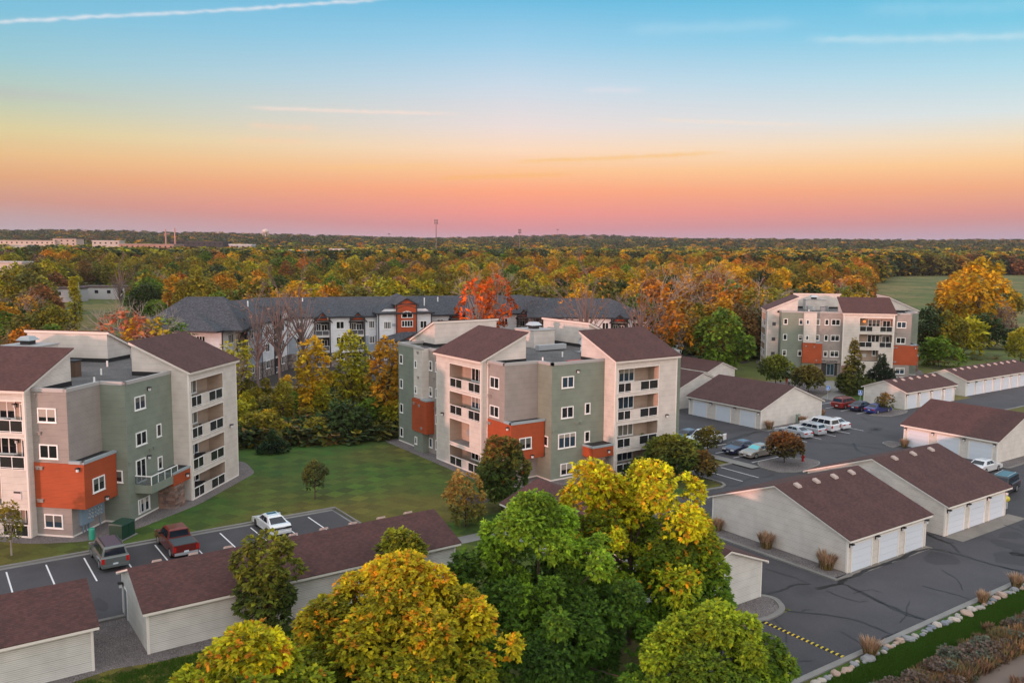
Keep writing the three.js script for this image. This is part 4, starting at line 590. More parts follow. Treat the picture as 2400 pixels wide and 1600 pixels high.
  ends(w3, 15.4, 0, -17, M.greyBlue); { const r = THREE.MathUtils.degToRad(-36), Eb = frame(...[w3.op + 15.4 * w3.tp, w3.oq + 15.4 * w3.tq], Math.sin(-r), Math.cos(r), Math.cos(r), Math.sin(r)); for (const a of [2.5, 6, 10]) for (const y of FL) win(D, Eb, a, y + 1.5, 1.3, 1.5, 2, 'window', 0.01, M.white, M.glass); }
  hip(w3, -10, 16.0, 0.6, -17.6, EV + 0.2, 3.5, 0, 8);
  for (let i = 0; i < 15; i++) { const a = 1 + i * 4.1, p = m1.at(a, 13.35, -8.2), v = new MB(); v.box(p[0] - 0.3, p[0] + 0.3, p[1], p[1] + 0.24, p[2] - 0.3, p[2] + 0.3); v.build('roof_vent', M.blackTrim, D); }
  for (let i = 0; i < 5; i++) { const p = w1.at(4 + i * 4.2, 13.0, -7.6), v = new MB(); v.box(p[0] - 0.3, p[0] + 0.3, p[1] - 0.1, p[1] + 0.3, p[2] - 0.3, p[2] + 0.3); v.build('roof_vent', M.blackTrim, D); }
  for (const [F, a, d] of [[w1, 22, -6], [w1, 24, -7], [m1, 4, -7], [m1, 29.5, -4], [m1, 45, -5], [m1, 33, -6]]) { const p = F.at(a, 12.4, d); new MB().cyl(p[0], 11.8, 13.9, p[2], 0.12, 0.12, 6).build('vent_pipe', M.white, D); }
}
// ---------------------------------------------------------------- vehicles: local x forwards, y up, z to the right
const carCache = new Map();
function carParts(kind) {
  if (carCache.has(kind)) return carCache.get(kind);
  const S = { // length, width, belt height, roof height, wheel radius, axles, side profile (top line rear to front), cabin base and roof along x, half widths
    sedan: { L: 4.85, w: 1.82, r: 0.33, ax: [1.42, -1.4], y0: 0.26, top: [[-2.42, 0.5], [-2.4, 0.86], [-2.2, 0.98], [-1.6, 1.0], [0.95, 0.94], [1.9, 0.82], [2.3, 0.7], [2.42, 0.5]], base: [-1.85, 1.1], roof: [-1.0, 0.25], belt: 0.97, H: 1.44, wb: 0.82, wr: 0.6 },
    liftback: { L: 4.95, w: 1.86, r: 0.35, ax: [1.46, -1.42], y0: 0.27, top: [[-2.47, 0.5], [-2.46, 0.9], [-2.25, 1.02], [-1.6, 1.03], [0.95, 0.95], [1.9, 0.83], [2.35, 0.68], [2.47, 0.48]], base: [-2.15, 1.2], roof: [-0.95, 0.3], belt: 0.97, H: 1.46, wb: 0.84, wr: 0.6 },
    wagon: { L: 4.8, w: 1.82, r: 0.34, ax: [1.4, -1.36], y0: 0.28, top: [[-2.4, 0.5], [-2.4, 0.9], [-2.3, 1.02], [0.95, 0.98], [1.9, 0.86], [2.3, 0.72], [2.4, 0.5]], base: [-2.3, 1.1], roof: [-2.0, 0.3], belt: 1.0, H: 1.56, wb: 0.83, wr: 0.64 },
    suv: { L: 5.2, w: 1.98, r: 0.39, ax: [1.55, -1.5], y0: 0.36, top: [[-2.6, 0.6], [-2.6, 1.1], [-2.5, 1.16], [1.05, 1.12], [2.1, 1.06], [2.5, 0.95], [2.6, 0.6]], base: [-2.5, 1.35], roof: [-2.25, 0.6], belt: 1.14, H: 1.86, wb: 0.92, wr: 0.74 },
    minivan: { L: 5.05, w: 1.95, r: 0.34, ax: [1.55, -1.5], y0: 0.27, top: [[-2.52, 0.5], [-2.52, 1.0], [-2.42, 1.08], [1.25, 1.02], [2.0, 0.9], [2.4, 0.76], [2.52, 0.5]], base: [-2.42, 1.6], roof: [-2.15, 0.5], belt: 1.05, H: 1.74, wb: 0.9, wr: 0.72 },
    pickup: { L: 5.85, w: 2.0, r: 0.41, ax: [1.85, -1.8], y0: 0.42, top: [[-2.92, 0.62], [-2.92, 1.2], [-0.95, 1.2], [1.3, 1.18], [2.45, 1.12], [2.82, 1.0], [2.92, 0.62]], base: [-0.95, 1.55], roof: [-0.75, 0.75], belt: 1.18, H: 1.92, wb: 0.92, wr: 0.74 },
  }[kind];
  const R = S.r + 0.06, sh = new THREE.Shape(), bev = 0.07;
  sh.moveTo(S.top[0][0] + bev, S.y0 + 0.04);
  for (const x of [S.ax[1], S.ax[0]]) { const k = Math.sqrt(Math.max(0, R * R - (S.y0 + 0.04 - S.r) ** 2)); sh.lineTo(x - k, S.y0 + 0.04); const a = Math.atan2(S.y0 + 0.04 - S.r, -k); for (let i = 1; i <= 10; i++) { const t = a - (i / 10) * (a - Math.atan2(S.y0 + 0.04 - S.r, k) + (a < 0 ? 2 * Math.PI : 0)); sh.lineTo(x + R * Math.cos(t), S.r + R * Math.sin(t)); } }
  sh.lineTo(S.top[S.top.length - 1][0] - bev, S.y0 + 0.04);
  for (let i = S.top.length - 1; i >= 0; i--) sh.lineTo(S.top[i][0] + (S.top[i][0] > 0 ? -bev : bev) * (Math.abs(S.top[i][0]) > S.L / 2 - 0.25 ? 1 : 0), S.top[i][1] - (S.top[i][1] > S.belt - 0.3 ? bev : 0));
  const body = new THREE.ExtrudeGeometry(sh, { depth: S.w - 2 * bev, bevelEnabled: true, bevelThickness: bev, bevelSize: bev, bevelSegments: 2, steps: 1 }); body.translate(0, 0, -(S.w - 2 * bev) / 2);
  const mb = new MB(); mb.geo(body);
  const ring = (x0, x1, y, w, c = 0) => [[x0, y, w - c], [x1, y, w - c], [x1, y, -w + c], [x0, y, -w + c]];
  const [b0, b1] = S.base, [r0, r1] = S.roof, y1 = S.H - 0.09, A = ring(b0, b1, S.belt - 0.05, S.wb), B = ring(r0 - 0.06, r1 + 0.08, y1, S.wr + 0.03), T = ring(r0 + 0.06, r1 - 0.08, S.H, S.wr - 0.09);
  mb.hexa([...A, ...B]); mb.hexa([...B, ...T]);
  const face = (i, j) => [A[i], A[j], B[j], B[i]], sub = (q, a0, a1, t0, t1, off) => { // pane inside a cabin face, lifted off it
    const at = (a, t) => [0, 1, 2].map((k) => lerp(lerp(q[0][k], q[1][k], a), lerp(q[3][k], q[2][k], a), t)), P = [at(a0, t0), at(a1, t0), at(a1, t1), at(a0, t1)], e = new THREE.Vector3(P[1][0] - P[0][0], P[1][1] - P[0][1], P[1][2] - P[0][2]), f = new THREE.Vector3(P[3][0] - P[0][0], P[3][1] - P[0][1], P[3][2] - P[0][2]), n = e.cross(f).normalize().multiplyScalar(off), m = new MB(), o = P.map((p) => [p[0] + n.x, p[1] + n.y, p[2] + n.z]); return m.quad(...o).geometry(); };
  const panes = { windscreen: sub(face(1, 2), 0.05, 0.95, 0.14, 0.94, 0.012), rear_window: sub(face(3, 0), 0.07, 0.93, kind === 'pickup' ? 0.25 : 0.2, 0.92, 0.012) };
  const n = kind === 'sedan' || kind === 'liftback' || kind === 'pickup' ? 2 : 3, sides = [];
  for (const [i, j, flip] of [[0, 1, 0], [2, 3, 1]]) for (let k = 0; k < n; k++) { const lo = kind === 'sedan' || kind === 'liftback' ? 0.2 : kind === 'pickup' ? 0.08 : 0.06, hi = 0.9, a = lerp(lo, hi, k / n) + 0.012, b = lerp(lo, hi, (k + 1) / n) - 0.012; sides.push(flip ? sub(face(i, j), 1 - b, 1 - a, 0.18, 0.93, 0.012) : sub(face(i, j), a, b, 0.18, 0.93, 0.012)); }
  const L2 = S.L / 2, bx2 = (x0, x1, y0, y1, z0, z1) => { const m = new MB(); m.box(x0, x1, y0, y1, z0, z1); return m.geometry(); }, lamps = { head: [], tail: [] }, hy = S.top[S.top.length - 2][1] - 0.17, ty = S.belt - 0.24, tall = kind === 'suv' || kind === 'pickup' || kind === 'minivan';
  for (const s of [-1, 1]) { lamps.head.push(bx2(L2 - 0.16, L2 - 0.005, hy - 0.02, hy + 0.14, s > 0 ? S.w / 2 - 0.5 : -S.w / 2 + 0.06, s > 0 ? S.w / 2 - 0.06 : -S.w / 2 + 0.5)); lamps.tail.push(tall ? bx2(-L2 - 0.012, -L2 + 0.14, ty - 0.22, ty + 0.18, s > 0 ? S.w / 2 - 0.24 : -S.w / 2 + 0.005, s > 0 ? S.w / 2 - 0.005 : -S.w / 2 + 0.24) : bx2(-L2 - 0.012, -L2 + 0.18, ty - 0.08, ty + 0.1, s > 0 ? S.w / 2 - 0.48 : -S.w / 2 + 0.02, s > 0 ? S.w / 2 - 0.02 : -S.w / 2 + 0.48)); }
  const wheel = new THREE.CylinderGeometry(S.r, S.r, 0.23, 18); wheel.rotateX(Math.PI / 2); const rim = new THREE.CylinderGeometry(S.r * 0.66, S.r * 0.66, 0.245, 12); rim.rotateX(Math.PI / 2);
  const mir = []; for (const s of [-1, 1]) { const m = new MB(), x = b1 - 0.55, z = s * (S.wb + 0.1); m.box(x - 0.1, x + 0.08, S.belt, S.belt + 0.17, Math.min(z - 0.12, z + 0.12), Math.max(z - 0.12, z + 0.12)); mir.push(m.geometry()); }
  const out = { S, body: mb.geometry(), panes, sides, lamps, wheel, rim, mir, grille: bx2(L2 - 0.06, L2 + 0.012, S.y0 + 0.12, hy - 0.03, -S.w / 2 + 0.28, S.w / 2 - 0.28), plateR: bx2(-L2 - 0.02, -L2 + 0.02, S.y0 + (tall ? 0.16 : 0.32), S.y0 + (tall ? 0.32 : 0.46), -0.18, 0.18), plateF: bx2(L2, L2 + 0.02, S.y0 + 0.08, S.y0 + 0.2, -0.18, 0.18), bumper: bx2(-L2 - 0.05, -L2 + 0.12, S.y0 + 0.0, S.y0 + 0.2, -S.w / 2 + 0.1, S.w / 2 - 0.1), sill: bx2(S.ax[1] + R, S.ax[0] - R, S.y0 - 0.06, S.y0 + 0.06, -S.w / 2 + 0.04, S.w / 2 - 0.04) };
  carCache.set(kind, out); return out;
}
function car(kind, name, label, cat, u, v, turn, colour, o = {}) { // turn in degrees: direction of the nose in (u, v)
  const g = carParts(kind), c = thing(name, label, cat, u, v, 0.012, THREE.MathUtils.degToRad(turn)), paint = paintOf(colour), S = g.S;
  put('body', g.body, paint, c); put('windscreen', g.panes.windscreen, o.shade ?? M.carGlass, c); put('rear_window', g.panes.rear_window, M.carGlass, c); for (const s of g.sides) put('side_window', s, M.carGlass, c);
  for (const l of g.lamps.head) put('headlight', l, M.lens, c); for (const l of g.lamps.tail) put('tail_light', l, o.strip ? M.carTrim : M.tail, c); for (const m of g.mir) put('mirror', m, o.trim ? M.carTrim : paint, c);
  put('grille', g.grille, M.carTrim, c); put('licence_plate', g.plateR, M.plate, c); put('licence_plate', g.plateF, M.plate, c); put('bumper', g.bumper, o.chrome ? M.metal : paint, c); put('sill', g.sill, M.carTrim, c);
  for (const x of S.ax) for (const s of [-1, 1]) { const w = put('wheel', g.wheel, M.tyre, c); w.position.set(x, S.r, s * (S.w / 2 - 0.13)); put('rim', g.rim, o.rim ?? M.rim, w); }
  if (o.rails) for (const s of [-1, 1]) { const m = new MB(); m.box(S.roof[0] + 0.2, S.roof[1] - 0.15, S.H + 0.01, S.H + 0.06, s * (S.wr - 0.13) - 0.025, s * (S.wr - 0.13) + 0.025); m.build('roof_rail', o.rails, c); }
  if (o.sunroof) { const m = new MB(); m.box(-0.35, 0.12, S.H, S.H + 0.012, -0.42, 0.42); m.build('sunroof', M.carGlass, c); }
  if (kind === 'pickup') { const m = new MB(); m.box(-2.86, -1.0, 1.2, 1.235, -0.86, 0.86); m.build(o.cover ? 'bed_cover' : 'truck_bed', o.cover ? M.cover : M.black, c); }
  if (o.roofBlack) { const m = new MB(); m.box(S.roof[0] + 0.1, S.roof[1] - 0.1, S.H + 0.002, S.H + 0.01, -S.wr + 0.12, S.wr - 0.12); m.build('roof_panel', o.roofBlack, c); }
  if (o.strip) { const m = new MB(); m.box(-S.L / 2 - 0.02, -S.L / 2 + 0.05, S.belt - 0.3, S.belt - 0.17, -S.w / 2 + 0.1, S.w / 2 - 0.1); m.build('rear_light_strip', M.carTrim, c); }
  return c;
}
M.cover = plain([0.045, 0.06, 0.07], 0.7); M.sunshade = plain([0.12, 0.55, 0.62], 0.4);
car('suv', 'parked_suv', 'grey green SUV with a dark roof in the left lot near the green utility boxes', 'SUV', 11.5, 70.7, 91, [0.13, 0.15, 0.145], { rails: M.carTrim, roofBlack: plain([0.09, 0.08, 0.11], 0.3) });
car('pickup', 'pickup_truck', 'dark red pickup truck with a black bed cover in the left lot', 'pickup truck', 16.55, 70.6, 91, [0.14, 0.012, 0.008], { cover: true, chrome: true, trim: true });
car('liftback', 'parked_sedan', 'white sedan with black windows parked alone in the left lot', 'car', 24.6, 71.1, 90, [0.74, 0.76, 0.78], { sunroof: true, strip: true, rim: M.carTrim });
car('sedan', 'parked_sedan', 'dark blue car half hidden by the corner of the middle apartment block', 'car', 81.2, 75.7, 180, [0.03, 0.05, 0.11]);
car('pickup', 'pickup_truck', 'white pickup truck with a small tree in front of it', 'pickup truck', 81.6, 72.9, 180, [0.75, 0.76, 0.78], { chrome: true });
car('sedan', 'parked_sedan', 'navy blue sedan facing the sidewalk between the white pickup and the beige sedan', 'car', 82.0, 67.5, 180, [0.02, 0.025, 0.075]);
car('sedan', 'parked_sedan', 'beige sedan with a turquoise sunshade in its windscreen', 'car', 82.2, 65.05, 180, [0.3, 0.27, 0.23], { shade: M.sunshade });
car('sedan', 'parked_sedan', 'silver sedan, nearest of the row beside the middle garage gable', 'car', 95.4, 69.8, 90, [0.42, 0.45, 0.49]);
car('wagon', 'parked_wagon', 'silver station wagon between the silver sedan and the white SUV', 'station wagon', 98.5, 69.9, 90, [0.45, 0.48, 0.52], { rails: M.metal });
car('suv', 'parked_suv', 'white SUV with black windows in the row beside the middle garage', 'SUV', 101.6, 70.2, 90, [0.76, 0.77, 0.8], { rails: M.metal });
car('sedan', 'parked_sedan', 'white sedan, last of the row beside the middle garage', 'car', 104.7, 70.4, 90, [0.77, 0.78, 0.8], { sunroof: true });
car('minivan', 'parked_minivan', 'dark red minivan by the blue accessible parking sign', 'minivan', 120.0, 78.4, 2, [0.2, 0.018, 0.012], { rails: M.carTrim });
car('sedan', 'parked_sedan', 'dark navy car between the red minivan and the bright blue car', 'car', 120.2, 75.7, 0, [0.012, 0.016, 0.045]);
car('sedan', 'parked_sedan', 'bright blue car behind the small island tree', 'car', 120.4, 73.1, 0, [0.02, 0.035, 0.2]);
car('suv', 'parked_suv', 'black SUV cut by the right edge of the picture, beyond the maroon roof', 'SUV', 90.4, 40.8, -172, [0.012, 0.013, 0.018], { rails: M.metal });
car('sedan', 'parked_sedan', 'white car of which only the roof shows over the right hand garage roof', 'car', 97.9, 46.2, 0, [0.7, 0.71, 0.74]);
car('pickup', 'pickup_truck', 'white pickup parked on bare earth at the right end of the lodge', 'pickup truck', 150.5, 143.5, 158, [0.74, 0.75, 0.77]);
car('sedan', 'parked_sedan', 'white car under the big green tree behind the middle apartment block', 'car', 137.5, 131.5, 30, [0.7, 0.72, 0.75]);
// ---------------------------------------------------------------- trees
const HUE = { olive: [0.25, 0.21, 0.012], lime: [0.38, 0.35, 0.012], green: [0.12, 0.21, 0.013], dark: [0.042, 0.08, 0.018], gold: [0.58, 0.37, 0.01], amber: [0.48, 0.26, 0.012], orange: [0.52, 0.21, 0.012], rust: [0.28, 0.13, 0.04], redorange: [0.62, 0.12, 0.008], pink: [0.45, 0.16, 0.08], twig: [0.25, 0.16, 0.12], moss: [0.15, 0.145, 0.02], brown: [0.24, 0.14, 0.04] };
const leafMats = new Map();
function leafMat(c) { const k = c.join(); if (!leafMats.has(k)) leafMats.set(k, new THREE.MeshPhysicalMaterial({ color: C3(...c), vertexColors: true, roughness: 0.85, transmission: 0.25, thickness: 0, side: THREE.DoubleSide, specularIntensity: 0.35 })); return leafMats.get(k); }
const PROFILE = {
  round: (t) => Math.sqrt(Math.max(0, 1 - (2 * t - 0.86) ** 2 / 1.25)) * (t < 0.2 ? 0.72 + t * 1.4 : 1), tall: (t) => 0.35 + 0.65 * Math.pow(Math.sin(Math.PI * clamp(t * 0.86 + 0.07)), 0.7), column: (t) => 0.55 + 0.45 * Math.sin(Math.PI * clamp(0.15 + 0.8 * t)) - 0.3 * t * t,
  cone: (t) => 1.05 * (1 - t) + 0.06, open: (t) => 0.55 + 0.45 * Math.sin(Math.PI * t), shrub: (t) => Math.sqrt(Math.max(0, 1 - t * t * 0.9)), bare: (t) => 0.5 + 0.5 * Math.sin(Math.PI * t),
};
// leaves in sprays over many overlapping lobes; returns crown and wood geometry in metres, base at the origin
function growTree(seed, o) {
  const r = rng(seed), { kind, h, R, y0 = h * 0.22, lobes = 26, sprays = 900, leaf = 0.5, per = 4, tone, trunkR = h * 0.016, limbs = 7, lobeR = 0.36, solid = 0.25 } = o, prof = PROFILE[kind] ?? PROFILE.round, crown = new MB(), wood = new MB(), L = [];
  const ch = h - y0;
  const domes = o.domes ?? [[0, 0, y0, h, R]], dw = domes.map((d) => d[4] * (d[3] - d[2])), ds = dw.reduce((a, b) => a + b, 0);
  domes.forEach(([sx, sy, dy0, dh, dR], di) => { const dn = Math.max(3, Math.round((lobes * dw[di]) / ds)), dch = dh - dy0, ox = sx * 0.817 - sy * 0.576, oz = sx * 0.576 + sy * 0.817;
  for (let i = 0; i < dn; i++) {
    const t = Math.pow((i + 0.5 + (r() - 0.5) * 0.8) / dn, kind === 'cone' ? 1.35 : 0.9), a = i * 2.399963 + r() * 0.9, rad = dR * prof(t), lr = dR * lobeR * (0.5 + 0.85 * r()) * (kind === 'cone' ? 0.5 + 0.7 * (1 - t) : 1), k = Math.max(0, rad - lr * 0.75) * (0.62 + 0.5 * r());
    L.push({ x: ox + Math.cos(a) * k, y: dy0 + lr * 0.5 + t * (dch - lr * 1.2), z: oz + Math.sin(a) * k, r: lr, tone: r(), cx: ox, cz: oz, R: dR });
  } });
  const wsum = []; let W = 0; for (const l of L) { W += l.r * l.r; wsum.push(W); }
  for (let i = 0; i < sprays; i++) {
    const pick = r() * W; let j = 0; while (wsum[j] < pick) j++; const l = L[j];
    let dx = r() * 2 - 1, dy = r() * 2 - 0.7, dz = r() * 2 - 1; const ax = (l.x - l.cx) / (l.R + 0.01), az = (l.z - l.cz) / (l.R + 0.01); dx += ax * 0.9; dz += az * 0.9; const dl = Math.hypot(dx, dy, dz) || 1; dx /= dl; dy /= dl; dz /= dl;
    const f = r() < solid ? 0.35 + 0.5 * r() : 0.74 + 0.3 * r() + 0.3 * r() * r() * r(), px = l.x + dx * l.r * f, py = l.y + dy * l.r * f * 0.9, pz = l.z + dz * l.r * f;
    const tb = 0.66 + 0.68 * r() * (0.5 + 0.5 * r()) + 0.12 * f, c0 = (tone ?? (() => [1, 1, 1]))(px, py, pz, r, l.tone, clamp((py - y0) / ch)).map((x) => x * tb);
    for (let q = 0; q < per; q++) {
      let ex = dx + (r() - 0.5) * 1.9, ey = dy * 0.6 + (r() - 0.62) * 1.3, ez = dz + (r() - 0.5) * 1.9; const el = Math.hypot(ex, ey, ez) || 1; ex /= el; ey /= el; ez /= el;
      const len = leaf * (0.6 + 0.8 * r()), wd = len * (0.26 + 0.16 * r()); let sx = -ez + (r() - 0.5) * 0.8, sy = (r() - 0.5) * 0.8, sz = ex + (r() - 0.5) * 0.8; const sl = Math.hypot(sx, sy, sz) || 1; sx *= wd / sl; sy *= wd / sl; sz *= wd / sl;
      const k = 0.78 + 0.44 * r(), c = [c0[0] * k, c0[1] * k, c0[2] * k], ox = px + (r() - 0.5) * leaf * 0.4, oy = py + (r() - 0.5) * leaf * 0.4, oz = pz + (r() - 0.5) * leaf * 0.4, m = 0.45;
      crown.quad([ox, oy, oz], [ox + ex * len * m + sx, oy + ey * len * m + sy - 0.03 * len, oz + ez * len * m + sz], [ox + ex * len, oy + ey * len - 0.14 * len, oz + ez * len], [ox + ex * len * m - sx, oy + ey * len * m - sy - 0.03 * len, oz + ez * len * m - sz], c);
    }
  }
  const lean = [(r() - 0.5) * 0.05 * h, (r() - 0.5) * 0.05 * h], P = (t) => [lean[0] * t * t, t * h, lean[1] * t * t], top = (y0 + ch * (kind === 'cone' || kind === 'column' ? 0.9 : 0.6)) / h;
  wood.tube([P(0), P(top * 0.3), P(top * 0.65), P(top)], trunkR, trunkR * 0.3, 7);
  const bl = L.filter((l, i) => i % Math.max(1, Math.floor(L.length / limbs)) === 0);
  for (const l of bl) { const t = clamp((l.y * 0.55) / h, 0.08, top * 0.95), s = P(t), e = [l.x, l.y, l.z], m = [lerp(s[0], e[0], 0.5), lerp(s[1], e[1], 0.42) + (r() - 0.3) * 0.06 * h, lerp(s[2], e[2], 0.5)]; wood.tube([s, m, e], trunkR * 0.55, trunkR * 0.12, 5); }
  if (o.twigs) { const grow = (p, d, len, rad, n) => { const e = [p[0] + d[0] * len, p[1] + d[1] * len, p[2] + d[2] * len], m = [lerp(p[0], e[0], 0.5) + (r() - 0.5) * len * 0.14, lerp(p[1], e[1], 0.5) + (r() - 0.5) * len * 0.1, lerp(p[2], e[2], 0.5) + (r() - 0.5) * len * 0.14]; wood.tube([p, m, e], rad, rad * 0.55, 4); if (n > 0) for (let k = 0; k < (n > 2 ? 3 : 3); k++) { const v = new THREE.Vector3(d[0] + (r() - 0.5) * 1.3, d[1] + (r() - 0.35) * 0.8, d[2] + (r() - 0.5) * 1.3).normalize(); grow(e, v.toArray(), len * (0.6 + 0.2 * r()), rad * 0.55, n - 1); } };
    for (let k = 0; k < 6; k++) { const a = k * 1.05 + r(), t = 0.32 + 0.1 * k * r(); if (kind === 'bare' && k > 3) continue; grow(P(Math.min(0.75, t)), new THREE.Vector3(Math.cos(a) * 0.75, 0.9, Math.sin(a) * 0.75).normalize().toArray(), h * 0.2, trunkR * 0.5, 3); } grow(P(top), [0, 1, 0], h * 0.18, trunkR * 0.4, 3); }
  return { crown: crown.geometry(), wood: wood.geometry(), h, R };
}
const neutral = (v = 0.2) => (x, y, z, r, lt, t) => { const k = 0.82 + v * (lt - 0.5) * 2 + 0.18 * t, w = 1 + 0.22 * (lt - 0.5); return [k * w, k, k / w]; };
function plant(name, label, cat, u, v, g, leafM, bark = M.bark, o = {}) {
  const t = thing(name, label, cat, u, v, o.y ?? 0, o.turn ?? 0, o.group); put('crown', g.crown, leafM, t); put('trunk', g.wood, bark, t); if (o.scale) t.scale.set(o.scale * (o.wide ?? 1), o.scale, o.scale * (o.wide ?? 1)); return t;
}
const tones = { // leaf colour by place in the crown: autumn has turned the outer and upper leaves first
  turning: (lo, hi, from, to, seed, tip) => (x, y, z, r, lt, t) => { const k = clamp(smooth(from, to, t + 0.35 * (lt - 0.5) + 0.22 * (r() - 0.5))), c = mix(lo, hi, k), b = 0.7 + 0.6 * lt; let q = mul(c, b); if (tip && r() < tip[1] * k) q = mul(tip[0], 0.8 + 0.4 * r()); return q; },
};
const WHITE = leafMat([1, 1, 1]);
// the big trees at the viewer's feet
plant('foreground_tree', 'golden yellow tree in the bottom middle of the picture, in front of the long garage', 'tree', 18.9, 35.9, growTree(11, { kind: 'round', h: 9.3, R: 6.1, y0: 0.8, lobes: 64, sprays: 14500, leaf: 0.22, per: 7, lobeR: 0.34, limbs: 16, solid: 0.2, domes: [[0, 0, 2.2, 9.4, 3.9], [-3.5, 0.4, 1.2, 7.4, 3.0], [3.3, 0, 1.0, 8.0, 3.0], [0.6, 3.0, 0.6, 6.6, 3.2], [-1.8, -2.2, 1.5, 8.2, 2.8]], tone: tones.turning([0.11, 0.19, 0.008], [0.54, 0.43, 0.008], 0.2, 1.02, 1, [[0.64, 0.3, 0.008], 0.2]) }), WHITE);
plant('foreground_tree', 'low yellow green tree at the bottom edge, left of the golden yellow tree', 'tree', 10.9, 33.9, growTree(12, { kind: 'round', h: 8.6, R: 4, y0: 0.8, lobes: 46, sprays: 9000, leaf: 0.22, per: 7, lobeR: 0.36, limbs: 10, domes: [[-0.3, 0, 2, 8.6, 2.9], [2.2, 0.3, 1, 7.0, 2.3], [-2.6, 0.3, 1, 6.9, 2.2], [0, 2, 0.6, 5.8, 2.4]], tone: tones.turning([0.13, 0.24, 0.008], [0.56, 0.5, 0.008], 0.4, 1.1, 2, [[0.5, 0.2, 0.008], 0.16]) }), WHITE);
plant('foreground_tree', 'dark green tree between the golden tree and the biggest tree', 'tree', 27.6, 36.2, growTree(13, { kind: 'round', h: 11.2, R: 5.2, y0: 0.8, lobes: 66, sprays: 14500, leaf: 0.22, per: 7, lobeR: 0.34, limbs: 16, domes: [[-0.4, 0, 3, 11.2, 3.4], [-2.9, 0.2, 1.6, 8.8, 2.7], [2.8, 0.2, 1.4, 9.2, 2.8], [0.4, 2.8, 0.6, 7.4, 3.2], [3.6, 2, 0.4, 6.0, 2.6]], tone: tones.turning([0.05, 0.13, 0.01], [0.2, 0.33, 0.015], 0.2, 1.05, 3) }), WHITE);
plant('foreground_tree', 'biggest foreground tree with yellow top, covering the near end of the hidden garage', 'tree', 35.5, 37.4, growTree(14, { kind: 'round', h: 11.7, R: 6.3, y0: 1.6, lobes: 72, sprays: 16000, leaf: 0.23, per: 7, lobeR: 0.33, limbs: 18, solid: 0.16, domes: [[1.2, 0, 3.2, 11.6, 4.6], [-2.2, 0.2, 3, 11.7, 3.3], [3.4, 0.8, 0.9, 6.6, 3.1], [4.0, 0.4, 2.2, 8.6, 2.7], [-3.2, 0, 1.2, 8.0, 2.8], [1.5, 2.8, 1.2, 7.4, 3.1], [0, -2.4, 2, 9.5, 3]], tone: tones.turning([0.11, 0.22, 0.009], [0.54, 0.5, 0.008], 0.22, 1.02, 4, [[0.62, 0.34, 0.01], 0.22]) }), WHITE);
plant('foreground_tree', 'olive green tree at the bottom edge beside the speed bump', 'tree', 31.8, 27.2, growTree(15, { kind: 'round', h: 7, R: 4.3, y0: 0.4, lobes: 50, sprays: 11000, leaf: 0.2, per: 7, lobeR: 0.36, limbs: 10, domes: [[0, 0, 1.2, 7, 2.9], [2.4, 0, 0.4, 5.2, 2.3], [-2.4, 0, 0.5, 6, 2.3], [0.5, 2, 0.2, 4.6, 2.5]], tone: tones.turning([0.08, 0.18, 0.01], [0.26, 0.33, 0.01], 0.3, 1.0, 5) }), WHITE);
plant('young_tree', 'young green tree standing before the long garage wall, its top over the roof', 'tree', 17.3, 51.2, growTree(16, { kind: 'open', h: 6.7, R: 2.0, y0: 0.5, lobes: 24, sprays: 1150, leaf: 0.32, per: 5, lobeR: 0.36, limbs: 10, solid: 0.1, tone: tones.turning([0.06, 0.1, 0.012], [0.22, 0.22, 0.014], 0.2, 1.0, 6) }), WHITE);
plant('young_tree', 'small bright green tree peeping over the golden tree against the garage roof', 'tree', 26.4, 50.4, growTree(17, { kind: 'tall', h: 5.4, R: 1.7, y0: 0.4, lobes: 18, sprays: 1300, leaf: 0.3, per: 5, lobeR: 0.42, limbs: 8, tone: tones.turning([0.08, 0.12, 0.01], [0.22, 0.23, 0.012], 0.2, 1.0, 7) }), WHITE);
plant('maple_tree', 'green maple turning red at its top before the orange box of the middle block', 'tree', 44.4, 64.4, growTree(18, { kind: 'tall', h: 7.0, R: 2.3, y0: 0.7, lobes: 26, sprays: 2600, leaf: 0.3, per: 5, lobeR: 0.38, limbs: 10, tone: tones.turning([0.055, 0.1, 0.014], [0.22, 0.15, 0.02], 0.45, 1.2, 8, [[0.36, 0.11, 0.02], 0.25]) }), WHITE);
plant('young_tree', 'small reddish shrub tree left of the maple at the lawn edge', 'tree', 39.0, 62.2, growTree(19, { kind: 'open', h: 5.2, R: 1.9, y0: 0.4, lobes: 18, sprays: 800, leaf: 0.26, per: 4, lobeR: 0.42, limbs: 10, tone: tones.turning([0.11, 0.12, 0.016], [0.34, 0.2, 0.04], 0.1, 1.1, 9) }), WHITE);
